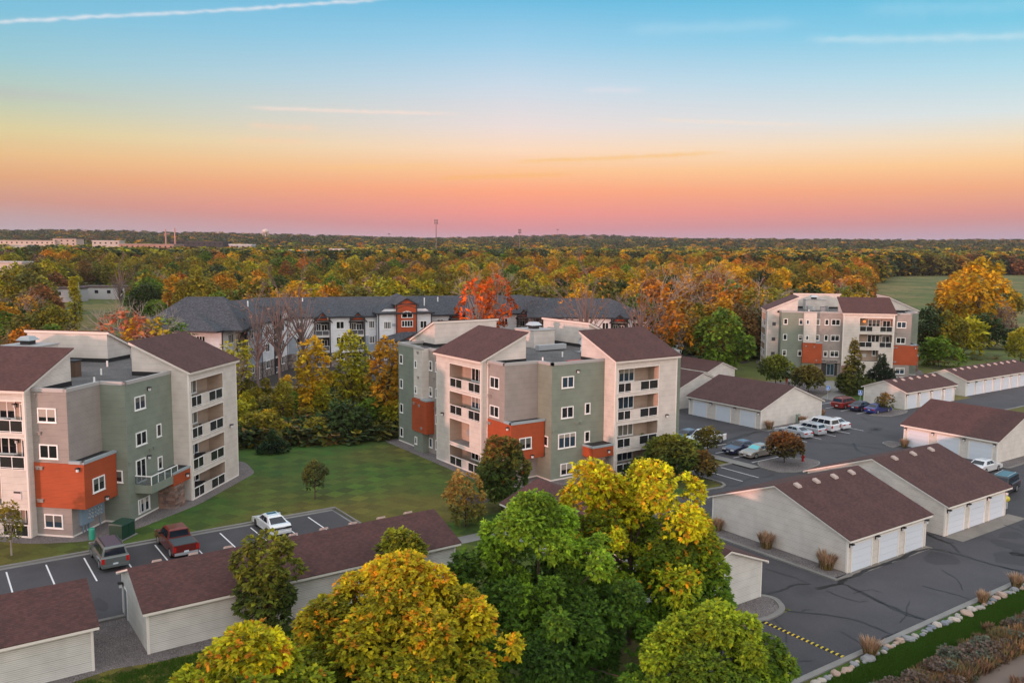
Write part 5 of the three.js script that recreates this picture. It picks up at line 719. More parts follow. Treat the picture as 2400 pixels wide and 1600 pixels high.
for (const [u, v, kind, h, R, lo, hi, label, n, bark] of [
  [31.2, 77.4, 'round', 3.9, 1.25, [0.04, 0.055, 0.012], [0.1, 0.1, 0.016], 'small staked tree alone in the middle of the mown lawn', 620],
  [34.4, 98.3, 'cone', 3.0, 1.5, [0.012, 0.04, 0.012], [0.04, 0.085, 0.02], 'low dark green conifer where the mown lawn meets the thicket', 800],
  [5.4, 76.3, 'tall', 4.4, 0.95, [0.1, 0.12, 0.01], [0.3, 0.22, 0.012], 'thin yellow sapling with a white trunk before the left block', 300, M.paleBark],
  [66.4, 63.8, 'round', 4.3, 3.1, [0.03, 0.07, 0.01], [0.15, 0.17, 0.014], 'broad dark green tree at the right corner of the middle block', 2200],
  [62.2, 64.6, 'shrub', 2.6, 1.6, [0.02, 0.05, 0.012], [0.06, 0.085, 0.016], 'dark shrub in front of the middle block balconies', 700],
  [77.3, 68.6, 'round', 3.5, 1.6, [0.075, 0.08, 0.01], [0.2, 0.15, 0.014], 'small olive tree on the sidewalk in front of the white pickup', 620],
  [67.8, 60.8, 'round', 3.2, 1.7, [0.07, 0.07, 0.012], [0.18, 0.1, 0.016], 'small brownish tree on the grass triangle by the empty bays', 620],
  [81.7, 60.9, 'round', 3.6, 2.0, [0.07, 0.06, 0.014], [0.24, 0.1, 0.024], 'russet tree on the gravel island beside the red hydrant', 1000],
  [128.0, 98.0, 'round', 5.6, 3.3, [0.05, 0.085, 0.01], [0.17, 0.19, 0.012], 'bright green tree before the left side of the far right block', 1300],
  [126.8, 90.2, 'round', 4.7, 3.0, [0.065, 0.075, 0.014], [0.17, 0.13, 0.018], 'olive brown tree left of the entrance of the far right block', 1200],
  [132.9, 85.6, 'cone', 9.6, 2.6, [0.07, 0.095, 0.012], [0.26, 0.19, 0.02], 'pointed yellow green tree in front of the far right block balconies', 1700],
  [146.0, 88.4, 'cone', 5.8, 2.6, [0.012, 0.03, 0.014], [0.035, 0.06, 0.022], 'dark spruce beside the narrow four door garage', 1100],
  [121.0, 72.3, 'round', 3.1, 1.5, [0.08, 0.09, 0.012], [0.22, 0.12, 0.018], 'small tree on the gravel island in front of the four door garage', 420],
  [50.6, 37.0, 'cone', 0.01, 0.01, [0.1, 0.1, 0.1], [0.1, 0.1, 0.1], '', 0]].filter((a) => a[8]))
  plant(kind === 'cone' && lo[1] < 0.05 ? 'conifer' : 'small_tree', label, kind === 'shrub' ? 'shrub' : 'tree', u, v, growTree(Math.round(u * 31 + v), { kind, h, R, y0: kind === 'cone' || kind === 'shrub' ? 0.15 : h * 0.28, lobes: kind === 'cone' ? 40 : 22, sprays: n, leaf: clamp(R * 0.16, 0.2, 0.42), per: 4, lobeR: kind === 'cone' ? 0.36 : 0.4, limbs: 8, trunkR: h * 0.018, tone: tones.turning(lo, hi, 0.2, 1.0, 3) }), WHITE, bark ?? M.bark);

// a dozen shapes of middle distance tree; every tree in the woods is a copy of one of them under its own leaf colour
const forms = {};
const form = (kind, i) => (forms[kind + i] ??= growTree(900 + i * 17 + kind.length * 131, {
  round: { kind: 'round', h: 12, R: 4.6, y0: 1.6, lobes: 30, sprays: 1400, leaf: 0.66, per: 3, lobeR: 0.33, tone: neutral(0.26) }, tall: { kind: 'tall', h: 12, R: 2.6, y0: 1.2, lobes: 26, sprays: 800, leaf: 0.6, per: 3, lobeR: 0.4, tone: neutral(0.26) },
  column: { kind: 'column', h: 14, R: 1.5, y0: 1.5, lobes: 30, sprays: 800, leaf: 0.55, per: 3, lobeR: 0.5, tone: neutral(0.22) }, open: { kind: 'open', h: 12, R: 3.8, y0: 3.2, lobes: 24, sprays: 430, leaf: 0.62, per: 3, lobeR: 0.3, limbs: 18, twigs: true, tone: neutral(0.3) },
  bare: { kind: 'bare', h: 14, R: 4.2, y0: 5, lobes: 18, sprays: 40, leaf: 0.4, per: 3, lobeR: 0.3, limbs: 16, twigs: true, tone: neutral(0.3) }, shrub: { kind: 'shrub', h: 4, R: 2.8, y0: 0.1, lobes: 18, sprays: 520, leaf: 0.5, per: 3, lobeR: 0.4, tone: neutral(0.26) } }[kind]));
const proto = new Map();
function woodTree(kind, i, hue, u, v, h, label, group, o = {}) {
  const g = form(kind, i), key = kind + i; let t;
  const s = h / g.h, name = kind === 'shrub' ? 'shrub' : kind === 'bare' ? 'bare_tree' : kind === 'column' ? 'columnar_tree' : 'autumn_tree', bark = kind === 'bare' ? M.twig : kind === 'open' && o.pale ? M.paleBark : M.bark;
  if (!proto.has(key)) { t = plant(name, label, kind === 'shrub' ? 'shrub' : 'tree', u, v, g, leafMat(HUE[hue]), bark, { group }); proto.set(key, t); } else { t = copy(proto.get(key), u, v, 0, 0, label); delete t.userData.group; if (group) t.userData.group = group; t.children[0].material = leafMat(HUE[hue]); t.children[1].material = bark; }
  t.position.y = land(u, v) - 0.05; t.rotation.y = (u * 7.3 + v * 3.1) % 6.283; const w = s * (o.wide ?? 1); t.scale.set(w, s, w); return t;
}
for (const [u, v, h, kind, hue, label, k = 1] of [
  [45.9, 114.0, 11.6, 'tall', 'gold', 'slim gold tree standing above the thicket between the left and middle blocks'],
  [51.9, 113.9, 12.1, 'tall', 'lime', 'slim yellow green tree with a gold top in front of the lodge balconies'],
  [52.1, 103.1, 12.2, 'tall', 'amber', 'amber tree hugging the left edge of the middle block'],
  [52.7, 157.8, 15.7, 'bare', 'twig', 'bare tree in front of the left wing of the lodge, nearest the maroon roof', 0.93],
  [58.7, 162.7, 18.2, 'bare', 'twig', 'tall bare tree in front of the lodge door', 0.9],
  [67.9, 173.5, 18.2, 'bare', 'twig', 'wide pinkish bare tree before the third window bay of the lodge', 0.85],
  [42.4, 221.6, 9.6, 'open', 'pink', "salmon pink leaved tree beside the left block's high roof wall", 0.6],
  [45.7, 219.6, 7.6, 'open', 'gold', 'small gold tree next to the salmon pink tree behind the left block', 0.6],
  [51.5, 219.3, 7.6, 'open', 'green', "small green tree standing against the lodge's left roof slope", 0.62],
  [49.2, 160.0, 6.9, 'open', 'lime', "thin half bare tree with yellow tufts at the corner of the left block's tower", 0.8],
  [37.3, 265.0, 16.0, 'column', 'lime', 'narrow yellow columnar tree alone in the left field'],
  [58.6, 316.5, 19.4, 'bare', 'green', 'pale trunked tall tree with sparse green top at the left field'],
  [73.8, 330.4, 13.6, 'open', 'orange', 'bright orange tree at the left end of the lodge roof'],
  [116.2, 180.0, 17.6, 'open', 'redorange', 'vivid red orange tree in front of the lodge roof, left one of the pair', 0.8],
  [123.9, 183.4, 18.3, 'open', 'redorange', 'vivid red orange tree in front of the lodge roof, right one of the pair', 0.8],
  [136.4, 181.9, 12.6, 'bare', 'twig', 'small bare tree left of the big orange lodge gable', 0.8],
  [155.3, 183.6, 20.1, 'bare', 'orange', "wide bare tree with a few orange leaves before the lodge's right wing", 0.7],
  [160.4, 167.4, 16.7, 'bare', 'twig', 'slender pale bare tree right of the wide bare tree', 0.74],
  [157.8, 157.0, 17.1, 'open', 'orange', "orange tree at the corner of the lodge's right wing", 0.8],
  [158.4, 151.0, 12.4, 'open', 'amber', "amber tree with crooked trunk at the lodge's right end", 0.87],
  [185.7, 172.5, 18.0, 'open', 'amber', 'tall pale trunked amber tree on the wood edge right of the lodge'],
  [197.7, 175.9, 18.8, 'open', 'rust', 'rust coloured tree with a pale trunk left of the far right block'],
  [127.7, 110.5, 13.3, 'round', 'green', 'big dense green tree between the middle and far right blocks'],
  [144.4, 130.3, 10.5, 'round', 'olive', 'olive tree just left of the big dense green tree'],
  [251.6, 123.3, 22.3, 'round', 'gold', 'tall golden tree standing alone in the right hand meadow'],
  [269.2, 138.6, 18.1, 'round', 'amber', 'amber tree beside the tall golden tree in the meadow'],
  [290.1, 134.8, 14.1, 'round', 'olive', 'olive tree in the meadow right of the golden tree'],
  [203.1, 89.6, 8.1, 'round', 'lime', 'yellow green tree cut by the right edge of the picture'],
  [193.5, 106.2, 11.6, 'round', 'dark', 'dark green tree right behind the far right block'],
  [195.9, 102.9, 10.9, 'round', 'olive', 'olive bush heavy tree next to the dark green tree behind the far right block'],
  [203.8, 102.7, 9.1, 'shrub', 'lime', 'yellow green shrub in the meadow edge right of the far right block'],
  [226.9, 109.3, 8.8, 'shrub', 'dark', 'dark shrub in the meadow below the golden tree'],
  [179.9, 95.8, 6.4, 'shrub', 'green', 'green shrub over the narrow garages'],
  [248.8, 114.2, 9.5, 'open', 'twig', 'thin leafless tree in the meadow near the right edge'],
  [23.5, 249.9, 12.0, 'open', 'amber', 'amber leaved leaning tree at the left edge behind the left block'],
  [18.5, 236.1, 11.2, 'round', 'dark', 'dark green tree at the far left edge behind the left block'],
  [32.9, 293.7, 9.7, 'open', 'twig', 'tangled half bare tree at the left of the yellow columnar tree']
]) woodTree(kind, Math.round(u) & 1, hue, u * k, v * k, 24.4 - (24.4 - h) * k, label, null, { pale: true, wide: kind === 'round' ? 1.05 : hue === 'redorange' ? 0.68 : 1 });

// where no tree stands
const inside = (u, v, P) => { let c = false; for (let i = 0, j = P.length - 1; i < P.length; j = i++) if ((P[i][1] > v) !== (P[j][1] > v) && u < ((P[j][0] - P[i][0]) * (v - P[i][1])) / (P[j][1] - P[i][1]) + P[i][0]) c = !c; return c; };
const CLEAR = [
  [[80, 100], [126, 100], [126, 126], [86, 140]], [[160, 84], [176, 82], [196, 122], [182, 132], [166, 112]],
  [[18, 96], [82, 96], [94, 126], [60, 140], [16, 140]],   // the thicket, planted by itself
  [[-60, -60], [240, -60], [240, 80], [200, 84], [172, 82], [178, 92], [166, 124], [140, 128], [124, 132], [92, 126], [80, 104], [80, 99], [56, 100], [47, 99.4], [39.5, 101.6], [30, 107], [-60, 116]],   // the estate
  [[18, 150], [24, 134], [40, 132.5], [50, 134], [88, 136], [118, 124], [136, 122], [150, 134], [150, 160], [112, 178], [60, 196], [30, 196]],   // the lodge and its bare ground
  [[24, 190], [48, 190], [62, 300], [100, 478], [66, 490], [44, 380]],   // the west field
  [[172, 82], [240, 78], [300, 60], [860, 250], [810, 372], [700, 400], [640, 392], [480, 302], [330, 210], [240, 152], [190, 118]],   // the east meadow
  [[50, 380], [112, 470], [120, 500], [70, 500]]];
const clear = (u, v) => CLEAR.some((P) => inside(u, v, P));
const HUES_BACK = [['olive', 5], ['moss', 3], ['green', 2], ['lime', 2.4], ['gold', 2.2], ['amber', 2.4], ['orange', 1.1], ['rust', 0.8], ['dark', 1.3], ['twig', 0.5], ['brown', 0.5]];
function hueAt(u, v, r) { // trees of a kind stand in patches
  const n = fbm(u / 60 + 31, v / 60 + 17, 611, 3), az = Math.atan2(v, u) * 57.3, right = smooth(58, 44, az) * smooth(22, 34, az), left = smooth(66, 78, az);
  let w = HUES_BACK.map(([k, x]) => x * ((k === 'amber' || k === 'orange' || k === 'rust' || k === 'gold') ? 0.7 + 1.5 * right - 0.35 * left : (k === 'lime' || k === 'green') ? 0.8 + 0.6 * left : 1) * (0.25 + 1.6 * Math.abs(Math.sin(n * 9 + HUES_BACK.findIndex((h) => h[0] === k) * 1.7)) ** 3));
  let s = w.reduce((a, b) => a + b, 0) * r(), i = 0; while ((s -= w[i]) > 0 && i < w.length - 1) i++; return HUES_BACK[i][0];
}
const LBL = { olive: 'olive green', moss: 'dull moss green', green: 'fresh green', lime: 'yellow green', gold: 'golden yellow', amber: 'amber brown', orange: 'bright orange', rust: 'rust red', dark: 'dark green', twig: 'leafless grey brown', brown: 'brown' };
const woods = [], THICKET = [[29, 105.6], [39.5, 101.2], [47, 99.2], [55, 99.4], [76, 99.6], [84, 112], [66, 131], [40, 133], [22, 128], [20, 112]];
struct('thicket_floor', sheet(THICKET), M.litter, 0.007);
{ // thicket between the left and middle blocks
  const r = rng(71), P = THICKET; let n = 0, tries = 0; const at = [];
  while (n < 84 && tries++ < 9000) { const u = 22 + r() * 58, v = 98 + r() * 36; if (!inside(u, v, P) || at.some((q) => Math.hypot(q[0] - u, q[1] - v) < 2.5)) continue; at.push([u, v]); const kind = r() < (v < 108 ? 0.72 : 0.5) ? 'shrub' : r() < 0.55 ? 'round' : 'tall', back = smooth(100, 130, v), hue = ['olive', 'lime', 'olive', 'moss', 'green', 'gold', 'dark'][Math.floor(r() * r() * 1.25 * 7) % 7], h = (kind === 'shrub' ? 2.6 + r() * 1.8 : 4.6 + r() * 2.6) * (1.08 - 0.4 * back); woodTree(kind, n & 1, hue, u, v, h, LBL[hue] + (kind === 'shrub' ? ' shrub' : ' tree') + ' in the thicket between the left and middle blocks', LBL[hue] + (kind === 'shrub' ? ' shrubs' : ' trees') + ' of the thicket', { wide: kind === 'round' ? 0.85 : 1.05 }); n++; }
}
{ // the woods: the nearest trees one by one, the rest as masses
  const r = rng(72), grid = new Map(), near = (u, v, s) => { const i = Math.floor(u / 14), j = Math.floor(v / 14); for (let a = -1; a <= 1; a++) for (let b = -1; b <= 1; b++) for (const q of grid.get((i + a) + ',' + (j + b)) ?? []) if (Math.hypot(q[0] - u, q[1] - v) < s) return true; return false; };
  const all = [];
  for (let k = 0; k < 60000; k++) {
    const az = THREE.MathUtils.degToRad(54.85 + (r() - 0.5) * 74), d = 118 + 560 * Math.sqrt(r()), u = Math.cos(az) * d, v = Math.sin(az) * d, s = 6.4 + d * 0.006;
    if (clear(u, v) || near(u, v, s) || (d > 250 && fbm(u / 46 + 5, v / 46, 977, 3) > 0.635)) continue; const key = Math.floor(u / 14) + ',' + Math.floor(v / 14); if (!grid.has(key)) grid.set(key, []); grid.get(key).push([u, v]); all.push([u, v, d]);
  }
  all.sort((a, b) => a[2] - b[2]);
  const groups = { left: 'woods at the left beyond the fields', mid: 'dense wood behind the lodge', right: 'wood around and behind the far right block' };
  all.forEach(([u, v, d], i) => {
    const az = Math.atan2(v, u) * 57.3, zone = az > 70 ? 'left' : az > 42 ? 'mid' : 'right', hue = hueAt(u, v, r), x = r(), kind = hue === 'twig' ? (x < 0.6 ? 'bare' : 'open') : x < 0.62 ? 'round' : x < 0.78 ? 'tall' : x < 0.93 ? 'open' : 'shrub', h = (kind === 'shrub' ? 5 + r() * 3 : kind === 'tall' ? 11 + r() * 6 : 9.5 + r() * 6.5) * (az > 72 && d < 280 ? 0.72 : 1) + smooth(250, 600, d) * 2.5 + 5 * (fbm(u / 70, v / 70, 991, 2) - 0.5);
    if (i < 235) woodTree(kind, Math.floor(r() * 2), hue, u, v, h, `${LBL[hue]} ${kind === 'shrub' ? 'shrub' : kind === 'bare' ? 'tree' : kind === 'tall' ? 'slender tree' : kind === 'open' ? 'thin crowned tree' : 'broad tree'} in the ${groups[zone]}`, `${LBL[hue]} ${kind} trees of the ${groups[zone]}`, { wide: 0.9 + 0.35 * r(), pale: r() < 0.6 });
    else woods.push([u, v, h, hue, r(), kind]);
  });
}
// masses beyond: real crowns, joined per shape
function mass(name, label, geo, list) {
  const m = new THREE.InstancedMesh(geo, leafMat([1, 1, 1]), list.length), q = new THREE.Matrix4(), c = new THREE.Color(), e = new THREE.Euler(), Q = new THREE.Quaternion();
  list.forEach(([u, v, sx, sy, hue, k], i) => { q.compose(new THREE.Vector3(u, land(u, v) - 0.3, -v), Q.setFromEuler(e.set(0, k * 6.283, 0)), new THREE.Vector3(sx, sy, sx)); m.setMatrixAt(i, q); const b = 0.72 + 0.5 * ((k * 7.13) % 1), w = HUE[hue]; m.setColorAt(i, c.setRGB(w[0] * b, w[1] * b, w[2] * b)); });
  m.name = numbered(name); m.castShadow = m.receiveShadow = true; scene.add(m); return tag(m, label, 'wood', null, 'stuff');
}
{
  const sets = { round: [], tall: [], open: [] }; for (const [u, v, h, hue, k, kind] of woods) { const f = kind === 'tall' ? 'tall' : kind === 'open' || kind === 'bare' ? 'open' : 'round', g = form(f, 0); sets[f].push([u, v, (h / g.h) * (0.95 + 0.35 * k), h / g.h, hue, k]); }
  mass('woodland', 'broad crowned autumn trees filling the wood behind the nearer trees', form('round', 0).crown, sets.round); mass('woodland', 'slender autumn trees scattered through the wood', form('tall', 0).crown, sets.tall); mass('woodland', 'thin crowned autumn trees scattered through the wood', form('open', 0).crown, sets.open);
  const r = rng(73), lowA = growTree(55, { kind: 'round', h: 12, R: 5.2, y0: 0.6, lobes: 16, sprays: 150, leaf: 2.0, per: 3, lobeR: 0.42, limbs: 2, tone: neutral(0.25) }).crown, far = [];
  for (let k = 0; k < 26000; k++) { const az = THREE.MathUtils.degToRad(54.85 + (r() - 0.5) * 72), t = r(), d = 640 + 3600 * t * t * (0.6 + 0.4 * t) + 300 * t, u = Math.cos(az) * d, v = Math.sin(az) * d; if (clear(u, v)) continue; const gap = fbm(u / 240, v / 240, 881, 3); if (gap > 0.66 && d < 2200) continue; const s = (0.85 + 0.5 * r()) * (1 + d / 3600), hue = d > 1500 ? (r() < 0.62 ? 'dark' : r() < 0.6 ? 'moss' : r() < 0.6 ? 'brown' : 'amber') : r() < 0.35 ? 'dark' : hueAt(u * 0.6, v * 0.6, r); far.push([u, v, s * (1 + d / 5000), s * 0.95, hue, r()]); }
  mass('far_wood', 'far woods running to the skyline', lowA, far);
}
{ // undergrowth: low scrub on the wood floor and the rough grass of the fields
  const r = rng(74), g = growTree(56, { kind: 'shrub', h: 1.6, R: 1.5, y0: 0, lobes: 9, sprays: 60, leaf: 0.55, per: 3, lobeR: 0.5, limbs: 1, tone: neutral(0.25) }).crown, list = [];
  for (let k = 0; k < 30000 && list.length < 9000; k++) { const az = THREE.MathUtils.degToRad(54.85 + (r() - 0.5) * 72), d = 104 + 420 * r() * r() * r(), u = Math.cos(az) * d, v = Math.sin(az) * d, field = inside(u, v, CLEAR[5]) || inside(u, v, CLEAR[6]); const thick = inside(u, v, THICKET); if (clear(u, v) && !field && !thick) continue; if (field && r() < 0.85) continue; const s = field ? 0.25 + 0.5 * r() : 0.6 + r() * 1.1; list.push([u, v, s * 1.2, s * (field ? 0.6 : 0.9), field ? (r() < 0.6 ? 'moss' : 'brown') : r() < 0.5 ? 'dark' : r() < 0.5 ? 'moss' : r() < 0.6 ? 'brown' : 'olive', r()]); }
  mass('undergrowth', 'low scrub on the wood floor and in the fields', g, list).userData.category = 'undergrowth';
}
// an unseen belt of trees added west of the estate to shape the light, behind the viewer's left shoulder; it keeps the last sun off the ground
{ const r = rng(75), list = []; for (let i = 0; i < 520; i++) { const v = -150 + r() * 330, u = -132 - r() * 46; const s = 0.7 + r() * 0.3; list.push([u, v, s * 1.4, s * 1.0, r() < 0.5 ? 'olive' : 'moss', r()]); } const m = mass('added_tree_belt', 'unseen belt of trees added west of the estate to shade the ground', form('round', 1).crown, list); m.userData.category = 'trees'; }
// ---------------------------------------------------------------- small things about the estate
{ // boulders along the kerb
  const r = rng(81), shapes = [];
  for (let s = 0; s < 6; s++) { const g = new THREE.IcosahedronGeometry(1, 2), p = g.attributes.position, k = new THREE.Vector3(); for (let i = 0; i < p.count; i++) { k.fromBufferAttribute(p, i); const n = 0.62 + 0.62 * fbm(k.x * 1.9 + s * 9 + 20 + k.y, k.y * 1.6 + k.z * 2.1 + 20, 5 + s, 2); const f = Math.max(-0.55, Math.min(0.8, k.y)); p.setXYZ(i, k.x * n, f * n * 0.8, k.z * n); } g.computeVertexNormals(); shapes.push(g); }
  const mats = [[0.42, 0.38, 0.35], [0.3, 0.31, 0.33], [0.5, 0.45, 0.4], [0.22, 0.24, 0.28], [0.46, 0.34, 0.28]].map((c) => plain(c, 0.95, { map: grainMap })); const seen = new Map();
  for (let u = 38.5, i = 0; u < 72; i++) { const s = 0.14 + 0.22 * r() * (0.6 + 0.6 * r()), k = Math.floor(r() * 6), v = 27.72 + (r() - 0.5) * 0.36; u += s * (0.9 + 0.5 * r()); const ci = Math.floor(r() * 5), m = put('boulder', shapes[k], mats[ci]), tint = ['pale tan', 'grey', 'cream', 'blue grey', 'pinkish'][ci]; m.position.set(u, s * 0.22, -v); m.scale.set(s * (1 + 0.4 * r()), s * (0.75 + 0.4 * r()), s); m.rotation.y = r() * 6.3; tag(m, tint + ' boulder in the row between the grass bank and the kerb', 'boulder', tint + ' boulders along the lot kerb'); u += s * (0.75 + 0.4 * r()); }
}
function grassClump(seed, h, w, n) { const r = rng(seed), b = new MB(); for (let i = 0; i < n; i++) { const a = r() * 6.283, q = Math.sqrt(r()) * w * 0.4, bx0 = Math.cos(a) * q, bz = Math.sin(a) * q, len = h * (0.6 + 0.5 * r()), lx = Math.cos(a) * len * 0.5 * (0.2 + r()), lz = Math.sin(a) * len * 0.5 * (0.2 + r()), t = 0.012 + 0.014 * r(), px = -Math.sin(a) * t * 1.4, pz = Math.cos(a) * t * 1.4, k = 0.7 + 0.6 * r(), lo = [0.16 * k, 0.12 * k, 0.04 * k], hi = [0.42 * k, 0.27 * k, 0.17 * k]; const m = [bx0 + lx * 0.4, len * 0.6, bz + lz * 0.4], e = [bx0 + lx, len, bz + lz]; b.quad([bx0 - px, 0, bz - pz], [bx0 + px, 0, bz + pz], [m[0] + px, m[1], m[2] + pz], [m[0] - px, m[1], m[2] - pz], i % 3 ? lo : hi); b.tri([m[0] - px * 2, m[1], m[2] - pz * 2], [m[0] + px * 2, m[1], m[2] + pz * 2], e, hi); } return b.geometry(); }
const clumps = [grassClump(1, 1.3, 1.0, 300), grassClump(2, 1.25, 1.2, 320)];
for (const [u, v, s, label, i] of [[56.6, 43.6, 1, 'dry grass clump halfway along the gable of the foreground garage', 0], [56.7, 38.0, 1.05, 'dry grass clump by the front corner of the foreground garage', 1], [56.7, 48.9, 0.8, 'dry grass clump at the far end of the foreground garage gable, next to the big tree', 0], [60.3, 27.95, 0.6, 'small tan grass clump between boulders in the middle of the kerb', 1], [65.1, 27.9, 0.75, 'tan grass clump farthest right along the kerb', 0], [46.5, 27.9, 0.8, 'tan grass clump on the kerb beside the end of the speed bump', 1], [95.7, 74.0, 0.9, 'dry grass clump at the left corner of the middle garage gable', 0], [103.2, 74.2, 0.8, 'dry grass clump in the middle of the middle garage gable', 1], [109.4, 75.4, 0.9, 'dry grass clump at the right corner of the middle garage gable', 0], [116.2, 46.1, 0.9, 'dry grass clump by the right hand garage at the edge of the picture', 1], [101.2, 57.6, 0.8, 'dry grass clump at the left corner of the right hand garage', 0]]) { const m = put('ornamental_grass', clumps[i], WHITE); m.position.set(u, 0.1, -v); m.scale.setScalar(s); m.rotation.y = u; tag(m, label, 'grass', 'ornamental grass clumps'); }
{ // the brushy bank at the bottom right
  const r = rng(83), g = grassClump(5, 0.8, 1.0, 60), n = 2600, m = new THREE.InstancedMesh(g, WHITE, n), q = new THREE.Matrix4(), Q = new THREE.Quaternion(), e = new THREE.Euler(), c = new THREE.Color();
  for (let i = 0; i < n; i++) { let u = 36 + r() * 46, v = 22.9 + 2.2 * r() + (r() < 0.12 ? 0.6 * r() : 0); if (i % 6 === 0) v = 17 + r() * 4.2; Q.setFromEuler(e.set((r() - 0.5) * 0.3, r() * 6.3, (r() - 0.5) * 0.3)); const s = (0.5 + 0.5 * r()) * (v > 24.4 ? 0.65 : 1); q.compose(new THREE.Vector3(u, 0, -v), Q, new THREE.Vector3(s, s * (0.6 + 0.6 * r()), s)); m.setMatrixAt(i, q); const k = r(); m.setColorAt(i, k < 0.5 ? c.setRGB(0.56, 0.5, 0.5) : k < 0.75 ? c.setRGB(0.72, 0.68, 0.5) : c.setRGB(0.4, 0.52, 0.34)); }
  m.name = 'dry_brush'; m.castShadow = m.receiveShadow = true; scene.add(m); tag(m, 'dry brown brush on the bank in the bottom right corner', 'brush', null, 'stuff');
  const s = growTree(57, { kind: 'shrub', h: 0.8, R: 0.7, y0: 0, lobes: 9, sprays: 90, leaf: 0.16, per: 4, lobeR: 0.45, limbs: 4, trunkR: 0.015, tone: neutral(0.2) }), m2 = new THREE.InstancedMesh(s.crown, leafMat([1, 1, 1]), 240);
  for (let i = 0; i < 240; i++) { const u = 40 + r() * 40, v = 22.8 + 1.9 * r(), k = 0.5 + 0.8 * r(); q.compose(new THREE.Vector3(u, 0, -v), Q.setFromEuler(e.set(0, r() * 6, 0)), new THREE.Vector3(k, k, k)); m2.setMatrixAt(i, q); m2.setColorAt(i, r() < 0.5 ? c.setRGB(0.13, 0.15, 0.1) : c.setRGB(0.17, 0.12, 0.09)); }
  m2.name = 'sage_brush'; scene.add(m2); tag(m2, 'grey green weeds among the dry brush of the bank', 'brush', null, 'stuff');
  const bl = new MB(); for (let i = 0; i < 26; i++) { const a = r() * 6.3, t = 0.02, h = 0.05 + 0.05 * r(), x = (r() - 0.5) * 0.5, z = (r() - 0.5) * 0.5, k = 0.7 + 0.6 * r(); bl.tri([x - Math.cos(a) * t, 0, z - Math.sin(a) * t], [x + Math.cos(a) * t, 0, z + Math.sin(a) * t], [x + (r() - 0.5) * 0.06, h, z + (r() - 0.5) * 0.06], [0.05 * k, 0.12 * k, 0.008 * k]); }
  const m3 = new THREE.InstancedMesh(bl.geometry(), WHITE, 9000); for (let i = 0; i < 9000; i++) { let u, v; if (i % 3) { u = 38 + r() * 36; v = 25.2 + r() * 2.4; } else { u = 2 + r() * 30; v = 47.5 + r() * 3.6; } q.compose(new THREE.Vector3(u, 0.004, -v), Q.setFromEuler(e.set(0, r() * 6, 0)), new THREE.Vector3(1, 0.7 + r(), 1)); m3.setMatrixAt(i, q); } m3.name = 'grass_tufts'; scene.add(m3); tag(m3, 'short green grass of the bank and of the strip behind the garages', 'grass', null, 'stuff');
}
{ // speed bump of black and yellow blocks
  const t = thing('speed_bump', 'black and yellow speed bump across the drive at the bottom right', 'speed bump', 45.05, 31.7); const n = 19, L = 6.7, yb = plain([0.55, 0.42, 0.03], 0.6);
  for (let i = 0; i < n; i++) { const b = new MB(), z0 = -L / 2 + (L / n) * i, z1 = z0 + L / n - 0.012, x = z1 - 0.12; const seg = (a, c) => { const m = new MB(), P = [[-0.16, 0], [-0.09, 0.055], [0.09, 0.055], [0.16, 0]]; for (let k = 0; k < 3; k++) m.quad([P[k][0], 0.01 + P[k][1], a], [P[k + 1][0], 0.01 + P[k + 1][1], a], [P[k + 1][0], 0.01 + P[k + 1][1], c], [P[k][0], 0.01 + P[k][1], c]); m.poly(P.map((p) => [p[0], 0.01 + p[1], a])); m.poly(P.map((p) => [p[0], 0.01 + p[1], c])); return m; }; seg(z0, z0 + 0.215).build('rubber_block', M.black, t); seg(z0 + 0.215, z1).build('yellow_block', yb, t); }
}
{ // red hydrant
  const t = thing('fire_hydrant', 'red fire hydrant on the gravel island beside the russet tree', 'hydrant', 84.2, 60.2, 0.1), red = plain([0.3, 0.012, 0.012], 0.45), b = new MB(); b.cyl(0, 0, 0.08, 0, 0.2, 0.2, 12); b.cyl(0, 0.08, 0.62, 0, 0.14, 0.13, 12); b.cyl(0, 0.62, 0.68, 0, 0.18, 0.18, 12); b.cyl(0, 0.68, 0.86, 0, 0.15, 0.05, 12); b.build('barrel', red, t); for (const [x, z] of [[1, 0], [-1, 0], [0, 1]]) { const o = new MB(); o.tube([[x * 0.1, 0.5, z * 0.1], [x * 0.26, 0.5, z * 0.26]], 0.075, 0.085, 8); o.build('outlet', red, t); }
  const y = thing('yellow_bollard', 'yellow rounded post peeping out behind the corner of the second garage', 'bollard', 85.1, 37.9), yb = plain([0.6, 0.5, 0.03], 0.5), q = new MB(); q.cyl(0, 0, 0.9, 0, 0.14, 0.14, 12); q.build('post', M.metal, y); const h = new THREE.SphereGeometry(0.3, 14, 10); h.translate(0, 0.95, 0); put('cap', h, yb, y);
}
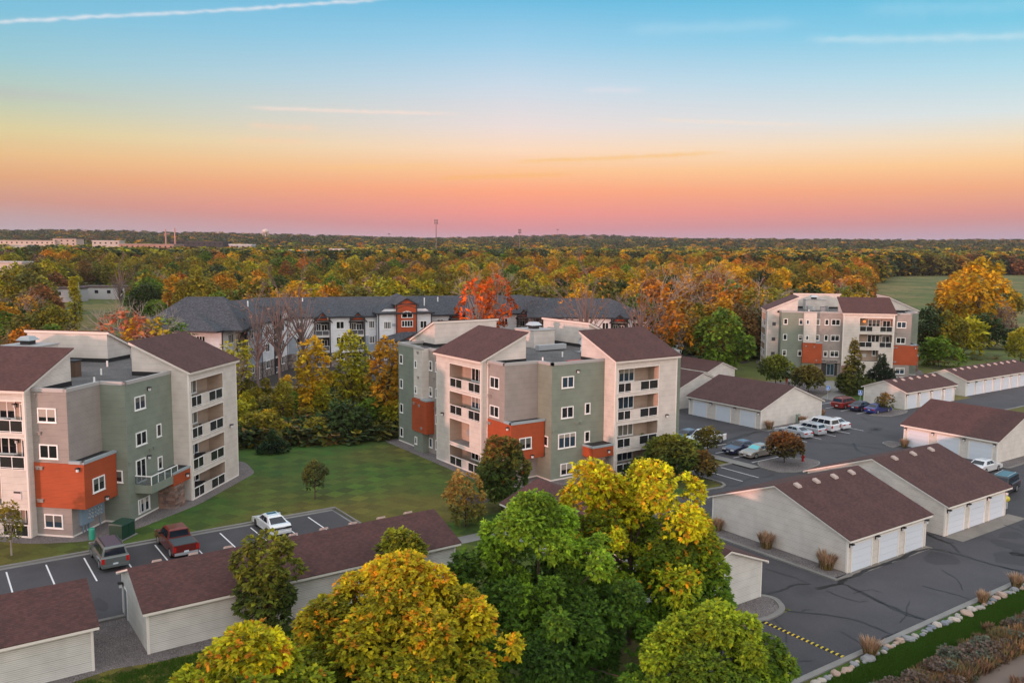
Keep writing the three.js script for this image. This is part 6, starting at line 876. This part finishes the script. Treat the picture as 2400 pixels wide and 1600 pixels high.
{ // utilities by the left block
  const t = thing('transformer_box', 'dark green utility transformer box by the left block gravel', 'transformer', 13.5, 76.0, 0.02, 0.75), g = plain([0.008, 0.045, 0.03], 0.45), b = new MB(); b.box(-0.85, 0.85, 0.08, 1.25, -0.6, 0.6); b.build('cabinet', g, t); const l = new MB(); l.hexa([[-0.9, 1.25, 0.65], [0.9, 1.25, 0.65], [0.9, 1.25, -0.65], [-0.9, 1.25, -0.65], [-0.85, 1.36, 0.6], [0.85, 1.36, 0.6], [0.85, 1.4, -0.6], [-0.85, 1.4, -0.6]]); l.build('lid', g, t); const p = new MB(); p.box(-1, 1, 0, 0.08, -0.75, 0.75); p.build('pad', M.concrete, t); const d = new MB(); d.box(-0.8, -0.03, 0.16, 1.18, 0.6, 0.63); d.box(0.03, 0.8, 0.16, 1.18, 0.6, 0.63); d.build('cabinet_door', g, t);
  const c = thing('utility_pedestal', 'turquoise green utility pedestal on the gravel beside the dark green transformer', 'utility box', 11.3, 76.85, 0.02), q = new MB(), tq = plain([0.03, 0.3, 0.21], 0.5); q.cyl(0, 0, 0.85, 0, 0.24, 0.24, 14); q.build('shell', tq, c); const k = new MB(); k.cyl(0, 0.85, 0.95, 0, 0.26, 0.2, 14); k.build('cap', tq, c);
  const s = thing('utility_post', 'green grey post standing by the middle garage gable', 'post', 101.6, 73.9, 0.1), m = new MB(); m.box(-0.12, 0.12, 0, 1.25, -0.1, 0.1); m.build('post', plain([0.16, 0.22, 0.19], 0.6), s); const hd = new MB(); hd.box(-0.14, 0.6, 1.25, 1.45, -0.14, 0.14); hd.build('head', plain([0.2, 0.26, 0.22], 0.6), s);  // the last one is a small utility pedestal, a post with a box
}
{ // accessible parking signs
  const cv = document.createElement('canvas'); cv.width = cv.height = 128; const x = cv.getContext('2d'); x.fillStyle = '#1667b8'; x.fillRect(0, 0, 128, 128); x.strokeStyle = '#ffffff'; x.fillStyle = '#ffffff'; x.lineWidth = 5; x.strokeRect(5, 5, 118, 118); x.lineWidth = 9; x.beginPath(); x.arc(60, 26, 9, 0, 7); x.fill(); x.beginPath(); x.moveTo(58, 38); x.lineTo(60, 70); x.lineTo(84, 70); x.lineTo(94, 98); x.lineTo(104, 94); x.stroke(); x.beginPath(); x.moveTo(60, 52); x.lineTo(82, 52); x.stroke(); x.beginPath(); x.arc(58, 82, 25, -2.2, 1.2, true); x.stroke();
  const tx = new THREE.CanvasTexture(cv); tx.colorSpace = THREE.SRGBColorSpace; const face = std({ map: tx, roughness: 0.5 }), dir = Math.atan2(-124, 85);
  for (const [u, v, label] of [[124.0, 84.4, 'blue accessible parking sign on a post, the left of two'], [124.2, 78.6, 'blue accessible parking sign on a post before the pointed yellow green tree']]) { const t = thing('parking_sign', label, 'sign', u, v, 0, dir, 'accessible parking signs'), p = new MB(); p.cyl(0, 0, 2.3, 0, 0.035, 0.035, 6); p.build('post', M.metal, t); const b = new THREE.BoxGeometry(0.62, 0.78, 0.02), m = put('sign_plate', b, [M.metal, M.metal, M.metal, M.metal, face, M.metal], t); m.position.set(0, 1.95, 0.05); }
}
{ // two people on the walkway: one continuous body each, clothes as shells over it
  const body = (pose) => { const N = 44, mc = new MarchingCubes(N, plain([0.1, 0.1, 0.1]), false, false, 60000), S = 2.0, F = mc.field; const B = [[[0, 1.62, 0], [0, 1.7, 0.01], 0.1, 0.095], [[0, 1.5, 0], [0, 1.58, 0], 0.055, 0.055], [[0, 1.4, 0], [0, 1.0, 0], 0.16, 0.13], [[-0.17, 1.42, 0], [0.17, 1.42, 0], 0.075, 0.075], [[-0.09, 0.92, 0], [0.09, 0.92, 0], 0.11, 0.11]]; for (const s of [-1, 1]) { const k = pose * s; B.push([[s * 0.09, 0.9, 0], [s * 0.1, 0.48, 0.1 * k + 0.03], 0.088, 0.062], [[s * 0.1, 0.48, 0.1 * k + 0.03], [s * 0.1, 0.08, 0.22 * k - 0.05], 0.06, 0.042], [[s * 0.1, 0.05, 0.22 * k - 0.05], [s * 0.11, 0.035, 0.22 * k + 0.12], 0.045, 0.035], [[s * 0.2, 1.4, 0], [s * 0.25, 1.12, -0.06 * k], 0.052, 0.043], [[s * 0.25, 1.12, -0.06 * k], [s * 0.25, 0.88, -0.14 * k + 0.08], 0.04, 0.03], [[s * 0.25, 0.86, -0.14 * k + 0.08], [s * 0.25, 0.76, -0.14 * k + 0.1], 0.034, 0.024]); }
    for (let z = 0; z < N; z++) for (let y = 0; y < N; y++) for (let x = 0; x < N; x++) { const p = [(x / N - 0.5) * S, (y / N) * S - 0.08, (z / N - 0.5) * S]; let d = 9; for (const [a, b, r0, r1] of B) { const ab = [b[0] - a[0], b[1] - a[1], b[2] - a[2]], t = clamp(((p[0] - a[0]) * ab[0] + (p[1] - a[1]) * ab[1] + (p[2] - a[2]) * ab[2]) / (ab[0] ** 2 + ab[1] ** 2 + ab[2] ** 2)), q = Math.hypot(p[0] - a[0] - ab[0] * t, p[1] - a[1] - ab[1] * t, p[2] - a[2] - ab[2] * t) - lerp(r0, r1, t); const h = clamp(0.5 + (0.5 * (d - q)) / 0.04); d = lerp(d, q, h) - 0.04 * h * (1 - h); } F[x + y * N + z * N * N] = -d; }
    mc.isolation = 0; mc.update(); const c = mc.count, g = new THREE.BufferGeometry(), P = new Float32Array(mc.positionArray.subarray(0, c * 3)); for (let i = 0; i < c; i++) { P[i * 3] *= S / 2; P[i * 3 + 1] = ((P[i * 3 + 1] + 1) / 2) * S - 0.08; P[i * 3 + 2] *= S / 2; } g.setAttribute('position', new THREE.BufferAttribute(P, 3)); g.setAttribute('normal', new THREE.BufferAttribute(new Float32Array(mc.normalArray.subarray(0, c * 3)), 3)); return g; };
  const zone = (g, fn) => { const P = g.attributes.position, c = new Float32Array(P.count * 3); for (let i = 0; i < P.count; i++) c.set(fn(P.getX(i), P.getY(i), P.getZ(i)), i * 3); g.setAttribute('color', new THREE.BufferAttribute(c, 3)); return g; };
  const cloth = std({ color: 0xffffff, vertexColors: true, roughness: 0.9 }), skin = [0.42, 0.24, 0.17], hair = [0.03, 0.02, 0.015];
  for (const [u, v, turn, top, legs, pose, label] of [[129.0, 95.8, 2.4, [0.75, 0.76, 0.78], [0.03, 0.035, 0.06], 1, 'person in a white top and dark trousers walking by the far right block'], [129.7, 96.9, 2.2, [0.6, 0.09, 0.03], [0.45, 0.08, 0.03], -1, 'person in orange red clothes walking behind the one in the white top']]) { const t = thing('person', label, 'person', u, v, 0.09, turn); put('body', zone(body(pose), (x, y, z) => (y > 1.68 || (y > 1.58 && z < -0.02) ? hair : y > 1.5 ? skin : Math.abs(x) > 0.2 && y < 1.08 ? skin : y > 0.95 ? top : y < 0.08 ? [0.05, 0.05, 0.05] : legs)), cloth, t); }
}
{ // chairs, planters and a grill on the balconies
  const chair = new MB(); for (const [x, z] of [[-0.24, -0.24], [0.24, -0.24], [-0.24, 0.24], [0.24, 0.24]]) chair.box(x - 0.02, x + 0.02, 0, z < 0 ? 0.9 : 0.62, z - 0.02, z + 0.02); chair.box(-0.26, 0.26, 0.4, 0.45, -0.26, 0.26); chair.box(-0.26, 0.26, 0.5, 0.92, -0.27, -0.23); chair.box(-0.28, -0.22, 0.6, 0.64, -0.26, 0.26); chair.box(0.22, 0.28, 0.6, 0.64, -0.26, 0.26); const cg = chair.geometry();
  const at = (O, deg, p, q) => { const a = THREE.MathUtils.degToRad(deg); return [O[0] + p * Math.cos(a) - q * Math.sin(a), O[1] + p * Math.sin(a) + q * Math.cos(a)]; }, A = [[12.52, 74.7], 45.5], Bm = [[49.3, 68], 0], Cc = [[161.5, 87], 45];
  const leafy = growTree(58, { kind: 'shrub', h: 0.6, R: 0.3, y0: 0.05, lobes: 7, sprays: 60, leaf: 0.14, per: 3, lobeR: 0.5, limbs: 2, tone: neutral(0.2) });
  for (const [B, p, q, y, what, label, mat] of [
    [A, 0.8, 9.9, 8.97, 'chair', 'dark chair on the top balcony at the left edge', M.dark], [A, 0.9, 9.2, 5.89, 'chair', 'dark chair on the third floor balcony at the left edge', M.dark], [A, 0.7, 8.5, 0.05, 'chair', 'reddish chair on the ground floor terrace at the left edge', M.wood],
    [A, 13.6, 0.7, 9.02, 'planter', 'blue planter on the top balcony of the left block tower', plain([0.04, 0.25, 0.4], 0.5)], [A, 13.8, 0.6, 5.95, 'planter', 'yellow planter on the third floor balcony of the left block tower', plain([0.6, 0.5, 0.03], 0.5)], [A, 16, 0.8, 5.95, 'chair', 'black chair on the third floor balcony of the left block tower', M.black], [A, 15.4, 0.7, 2.88, 'grill', 'black covered grill on the second floor balcony of the left block tower', M.black], [A, 15.2, 0.7, 0.04, 'grill', 'black covered grill on the ground floor of the left block tower', M.black],
    [Bm, 0.7, 8.6, 8.97, 'chair', 'dark chair on the top balcony of the middle block left tower', M.dark], [Bm, 0.7, 8.9, 5.89, 'chair', 'dark chair on the third floor balcony of the middle block left tower', M.dark], [Bm, 0.8, 12.6, 5.89, 'chair', 'brown chair on the third floor balcony of the middle block left tower', M.wood], [Bm, 0.6, 9.3, 0.04, 'planter', 'white planter on the ground floor terrace of the middle block left tower', M.white],
    [Bm, 13.6, 0.7, 2.88, 'planter', 'red planter on the second floor balcony of the middle block right tower', plain([0.4, 0.03, 0.02], 0.6)], [Bm, 17.3, 0.8, 2.88, 'planter', 'white planter on the second floor balcony of the middle block right tower', M.white], [Bm, 17.6, 0.8, 8.97, 'chair', 'dark chair on the top balcony of the middle block right tower', M.dark], [Bm, 14.4, 0.7, 0.04, 'chair', 'blue chair on the ground floor of the middle block right tower', plain([0.05, 0.22, 0.34], 0.6)],
    [Cc, 0.7, 8.6, 8.97, 'chair', 'red chair on the top balcony of the far right block', plain([0.35, 0.03, 0.025], 0.6)], [Cc, 0.7, 9.6, 8.97, 'chair', 'dark red chair next to the other one on the far right block balcony', plain([0.2, 0.02, 0.02], 0.6)], [Cc, 0.6, 13.4, 8.97, 'planter', 'white planter on the top balcony of the far right block', M.white]]) {
    const [u, v] = at(...B, p, q); if (what === 'chair') { const t = thing('patio_chair', label, 'chair', u, v, y, THREE.MathUtils.degToRad(B[1]) - 1.2 + p * 0.2); put('seat', cg, mat, t); } else if (what === 'planter') { const t = thing('planter', label, 'planter', u, v, y), m = new MB(); m.cyl(0, 0, 0.42, 0, 0.17, 0.24, 10); m.build('pot', mat, t); const l = put('foliage', leafy.crown, leafMat(HUE.green), t); l.position.y = 0.4; } else { const t = thing('grill', label, 'grill', u, v, y), m = new MB(); m.hexa([[-0.55, 0, 0.3], [0.55, 0, 0.3], [0.55, 0, -0.3], [-0.55, 0, -0.3], [-0.5, 0.95, 0.26], [0.5, 0.95, 0.26], [0.5, 1.1, -0.22], [-0.5, 1.1, -0.22]]); m.build('cover', mat, t); } }
  const [u, v] = at(...Cc, 0.5, 13.0), g = thing('paper_lantern', 'orange lantern hanging in the top balcony of the far right block', 'lantern', u, v, 10.9), s = new THREE.SphereGeometry(0.3, 12, 8); put('shade', s, std({ color: C3(0.8, 0.25, 0.05), emissive: C3(1, 0.3, 0.06), emissiveIntensity: 0.5, roughness: 0.8 }), g); const pl = new THREE.PointLight(new THREE.Color(1, 0.45, 0.15), 0.6); pl.name = 'lantern_light'; pl.castShadow = true; g.add(pl);
}
// ---------------------------------------------------------------- the far country: towers, stacks, roofs among the trees
const base = (u, v) => land(u, v) - 0.2;
{
  const t = thing('water_tower', 'pale water tower with a round tank on legs at the horizon', 'water tower', 721.5, 2078.3, 40), w = plain([0.5, 0.42, 0.38], 0.6), k = new MB(); const g = new THREE.SphereGeometry(8.2, 20, 12); g.scale(1, 0.75, 1); g.translate(0, 24, 0); k.geo(g); k.build('tank', w, t); for (let i = 0; i < 6; i++) { const a = i * 1.047, b = new MB(); b.tube([[Math.cos(a) * 8.4, -6, Math.sin(a) * 8.4], [Math.cos(a) * 6.6, 22, Math.sin(a) * 6.6]], 0.55, 0.5, 6); b.build('leg', w, t); } const r = new MB(); r.cyl(0, -6, 20, 0, 1.4, 1.4, 8); r.build('riser', w, t);
  const mast = (u, v, top, label, w, heads) => { const y0 = base(u, v), m = thing('cell_tower', label, 'tower', u, v, y0), H = top - y0, b = new MB(); b.cyl(0, 0, H, 0, w, w * 0.55, 8); b.build('pole', plain([0.16, 0.12, 0.12], 0.6), m); for (const h of heads) { const q = new MB(); for (let i = 0; i < 6; i++) { const a = i * 1.047; q.box(Math.cos(a) * 1.7 - 0.25, Math.cos(a) * 1.7 + 0.25, H - h - 1.1, H - h + 1.1, Math.sin(a) * 1.7 - 0.25, Math.sin(a) * 1.7 + 0.25); } q.cyl(0, H - h - 0.15, H - h + 0.15, 0, 1.8, 1.8, 8); q.build('antenna', plain([0.12, 0.1, 0.1], 0.6), m); } return m; };
  mast(451.4, 778.6, 54.6, 'tall grey cell tower standing over the woods near the middle of the horizon', 0.6, [0.8, 3.4]); mast(641.2, 893.8, 50.4, 'shorter cell tower with two tiers of antennas right of the tall one', 0.55, [1.2, 4.2]); mast(1112.7, 1414.9, 67.5, 'faint thin mast on the skyline right of the cell towers', 0.3, [1]); mast(681.3, 1336.4, 51, 'faint thin mast on the skyline left of the tall cell tower', 0.3, [1.4]);
  for (const [u, v, top, label] of [[205.6, 876.2, 41.5, 'pinkish chimney stack with a side arm at the left horizon'], [213.6, 874.3, 42.8, 'slim chimney stack right of the one with a side arm']]) { const y0 = base(u, v), s = thing('chimney_stack', label, 'chimney', u, v, y0), b = new MB(); b.cyl(0, 0, top - y0, 0, 0.75, 0.65, 8); b.build('stack', plain([0.42, 0.22, 0.18], 0.7), s); if (u < 210) { const a = new MB(); a.box(0.6, 3.6, top - y0 - 5, top - y0 - 4, -0.4, 0.4); a.box(-1.6, -0.6, top - y0 - 7, top - y0 - 4, -0.5, 0.5); a.build('bracket', plain([0.4, 0.2, 0.16], 0.7), s); } }
  const hall = (u, v, w, d, top, label, wall, roofC, storeys = 1, turn = -35.2) => { const y0 = base(u, v), B = thing('far_building', label, 'building', u, v, y0, THREE.MathUtils.degToRad(turn)), H = top - y0, b = new MB(); b.box(-w / 2, w / 2, 0, H, -d, 0); b.build('wall', plain(wall, 0.8), B); const r = new MB(); r.box(-w / 2 - 0.4, w / 2 + 0.4, H, H + 0.6, -d - 0.4, 0.4); r.build('roof', plain(roofC, 0.8), B); const n = Math.max(3, Math.floor(w / 5)); for (let s = 0; s < storeys; s++) for (let i = 0; i < n; i++) { const x = -w / 2 + (w / n) * (i + 0.5), y = H - 2.6 - s * 3.4, p = new MB(); if (y < 0) continue; p.box(x - 0.8, x + 0.8, y, y + 1.4, 0.02, 0.08); p.build('window', M.glass, B); } return B; };
  hall(98, 1005, 62, 18, 29.5, 'long cream hospital block at the left horizon', [0.48, 0.38, 0.33], [0.3, 0.26, 0.25], 2); hall(132, 985, 24, 16, 31.8, 'taller brick wing at the right end of the cream block on the left horizon', [0.4, 0.31, 0.27], [0.16, 0.13, 0.12], 3); hall(76, 960, 44, 14, 24.5, 'low white hall in front of the cream block at the left horizon', [0.6, 0.52, 0.48], [0.42, 0.4, 0.42], 1);
  hall(178, 832, 50, 24, 26.4, 'low brown shopping hall at the left horizon before the stacks', [0.34, 0.2, 0.16], [0.3, 0.24, 0.22], 1); hall(232, 868, 52, 26, 29.6, 'long black walled plant right of the chimney stacks', [0.03, 0.03, 0.036], [0.06, 0.06, 0.07], 1); hall(268, 846, 22, 14, 27, 'small white roofed shed right of the black plant', [0.3, 0.3, 0.32], [0.66, 0.68, 0.72], 1);
  hall(256.1, 651.5, 22, 12, 22.4, 'white roofed shed among the trees left of centre', [0.3, 0.3, 0.34], [0.66, 0.68, 0.74], 1); hall(281, 643.9, 11, 8, 23.5, 'small white house among the trees beside the white roofed shed', [0.66, 0.66, 0.68], [0.4, 0.38, 0.38], 1); hall(150, 477, 16, 10, 15.2, 'grey roofed house deep in the trees left of the lodge', [0.3, 0.3, 0.33], [0.16, 0.16, 0.18], 1); hall(33.2, 418.7, 14, 8, 17.2, 'pale flat roofed house among the trees at the left edge', [0.5, 0.4, 0.36], [0.42, 0.4, 0.4], 1); hall(156, 900, 26, 12, 29.5, 'pale long roofed house at the left horizon', [0.42, 0.36, 0.33], [0.5, 0.46, 0.46], 1); hall(372, 700, 30, 12, 23.5, 'terracotta roofed building among the trees left of the tall cell tower', [0.42, 0.26, 0.2], [0.36, 0.14, 0.09], 1); hall(1905, 2210, 70, 30, 68, 'pale building on the wooded knoll at the horizon', [0.5, 0.46, 0.46], [0.42, 0.4, 0.4], 1);
  hall(47, 408, 26, 9, 6.4, 'long grey trailer with dark openings by the left field', [0.36, 0.36, 0.38], [0.07, 0.045, 0.045], 1); hall(70, 416, 22, 9, 6.2, 'long pale shed with a dark opening by the left field', [0.4, 0.4, 0.42], [0.09, 0.055, 0.05], 1);
  { const B = hall(88, 410, 15, 9, 5.4, 'white house with a red garage front by the left field', [0.68, 0.68, 0.7], [0.03, 0.04, 0.07], 1), q = new MB(); q.box(-6.8, -2.2, 0, 3.4, 0.05, 0.9); q.build('red_front', plain([0.45, 0.03, 0.03], 0.6), B); }
  { const y0 = base(54, 372), L = thing('street_lamp', 'tall grey street lamp with a curved arm beside the yellow columnar tree', 'street lamp', 54, 372, y0), b = new MB(); b.tube([[0, 0, 0], [0, 9.5, 0], [-0.5, 10.4, 0], [-1.8, 10.7, 0]], 0.2, 0.12, 6); b.build('pole', M.metal, L); const h = new MB(); h.box(-2.7, -1.7, 10.6, 10.8, -0.2, 0.2); h.build('lamp_head', M.metal, L); }
  { const t = thing('skid_loader', 'orange red construction loader at the left edge behind the left block roof', 'loader', 22.8, 131, 0, -0.5), red = plain([0.5, 0.05, 0.02], 0.5), b = new MB(); b.box(-1.6, 1.4, 0.7, 1.8, -0.9, 0.9); b.build('body', red, t); const c = new MB(); c.box(-0.9, 0.5, 1.8, 2.9, -0.75, 0.75); c.build('cab', M.dark, t); const r = new MB(); r.box(-1.0, 0.6, 2.9, 3.05, -0.85, 0.85); r.build('cab_roof', red, t); const a = new MB(); a.tube([[-1.3, 2.0, 0.8], [1.6, 1.4, 0.8], [2.4, 0.5, 0.8]], 0.14, 0.14, 5); a.tube([[-1.3, 2.0, -0.8], [1.6, 1.4, -0.8], [2.4, 0.5, -0.8]], 0.14, 0.14, 5); a.box(2.2, 2.9, 0.15, 0.9, -1, 1); a.build('bucket_arm', M.dark, t); for (const [x, z] of [[-1, 0.95], [0.9, 0.95], [-1, -0.95], [0.9, -0.95]]) { const w = new THREE.CylinderGeometry(0.5, 0.5, 0.35, 14); w.rotateX(Math.PI / 2); put('wheel', w, M.tyre, t).position.set(x, 0.5, z); } }
}
renderer.render(scene, camera);
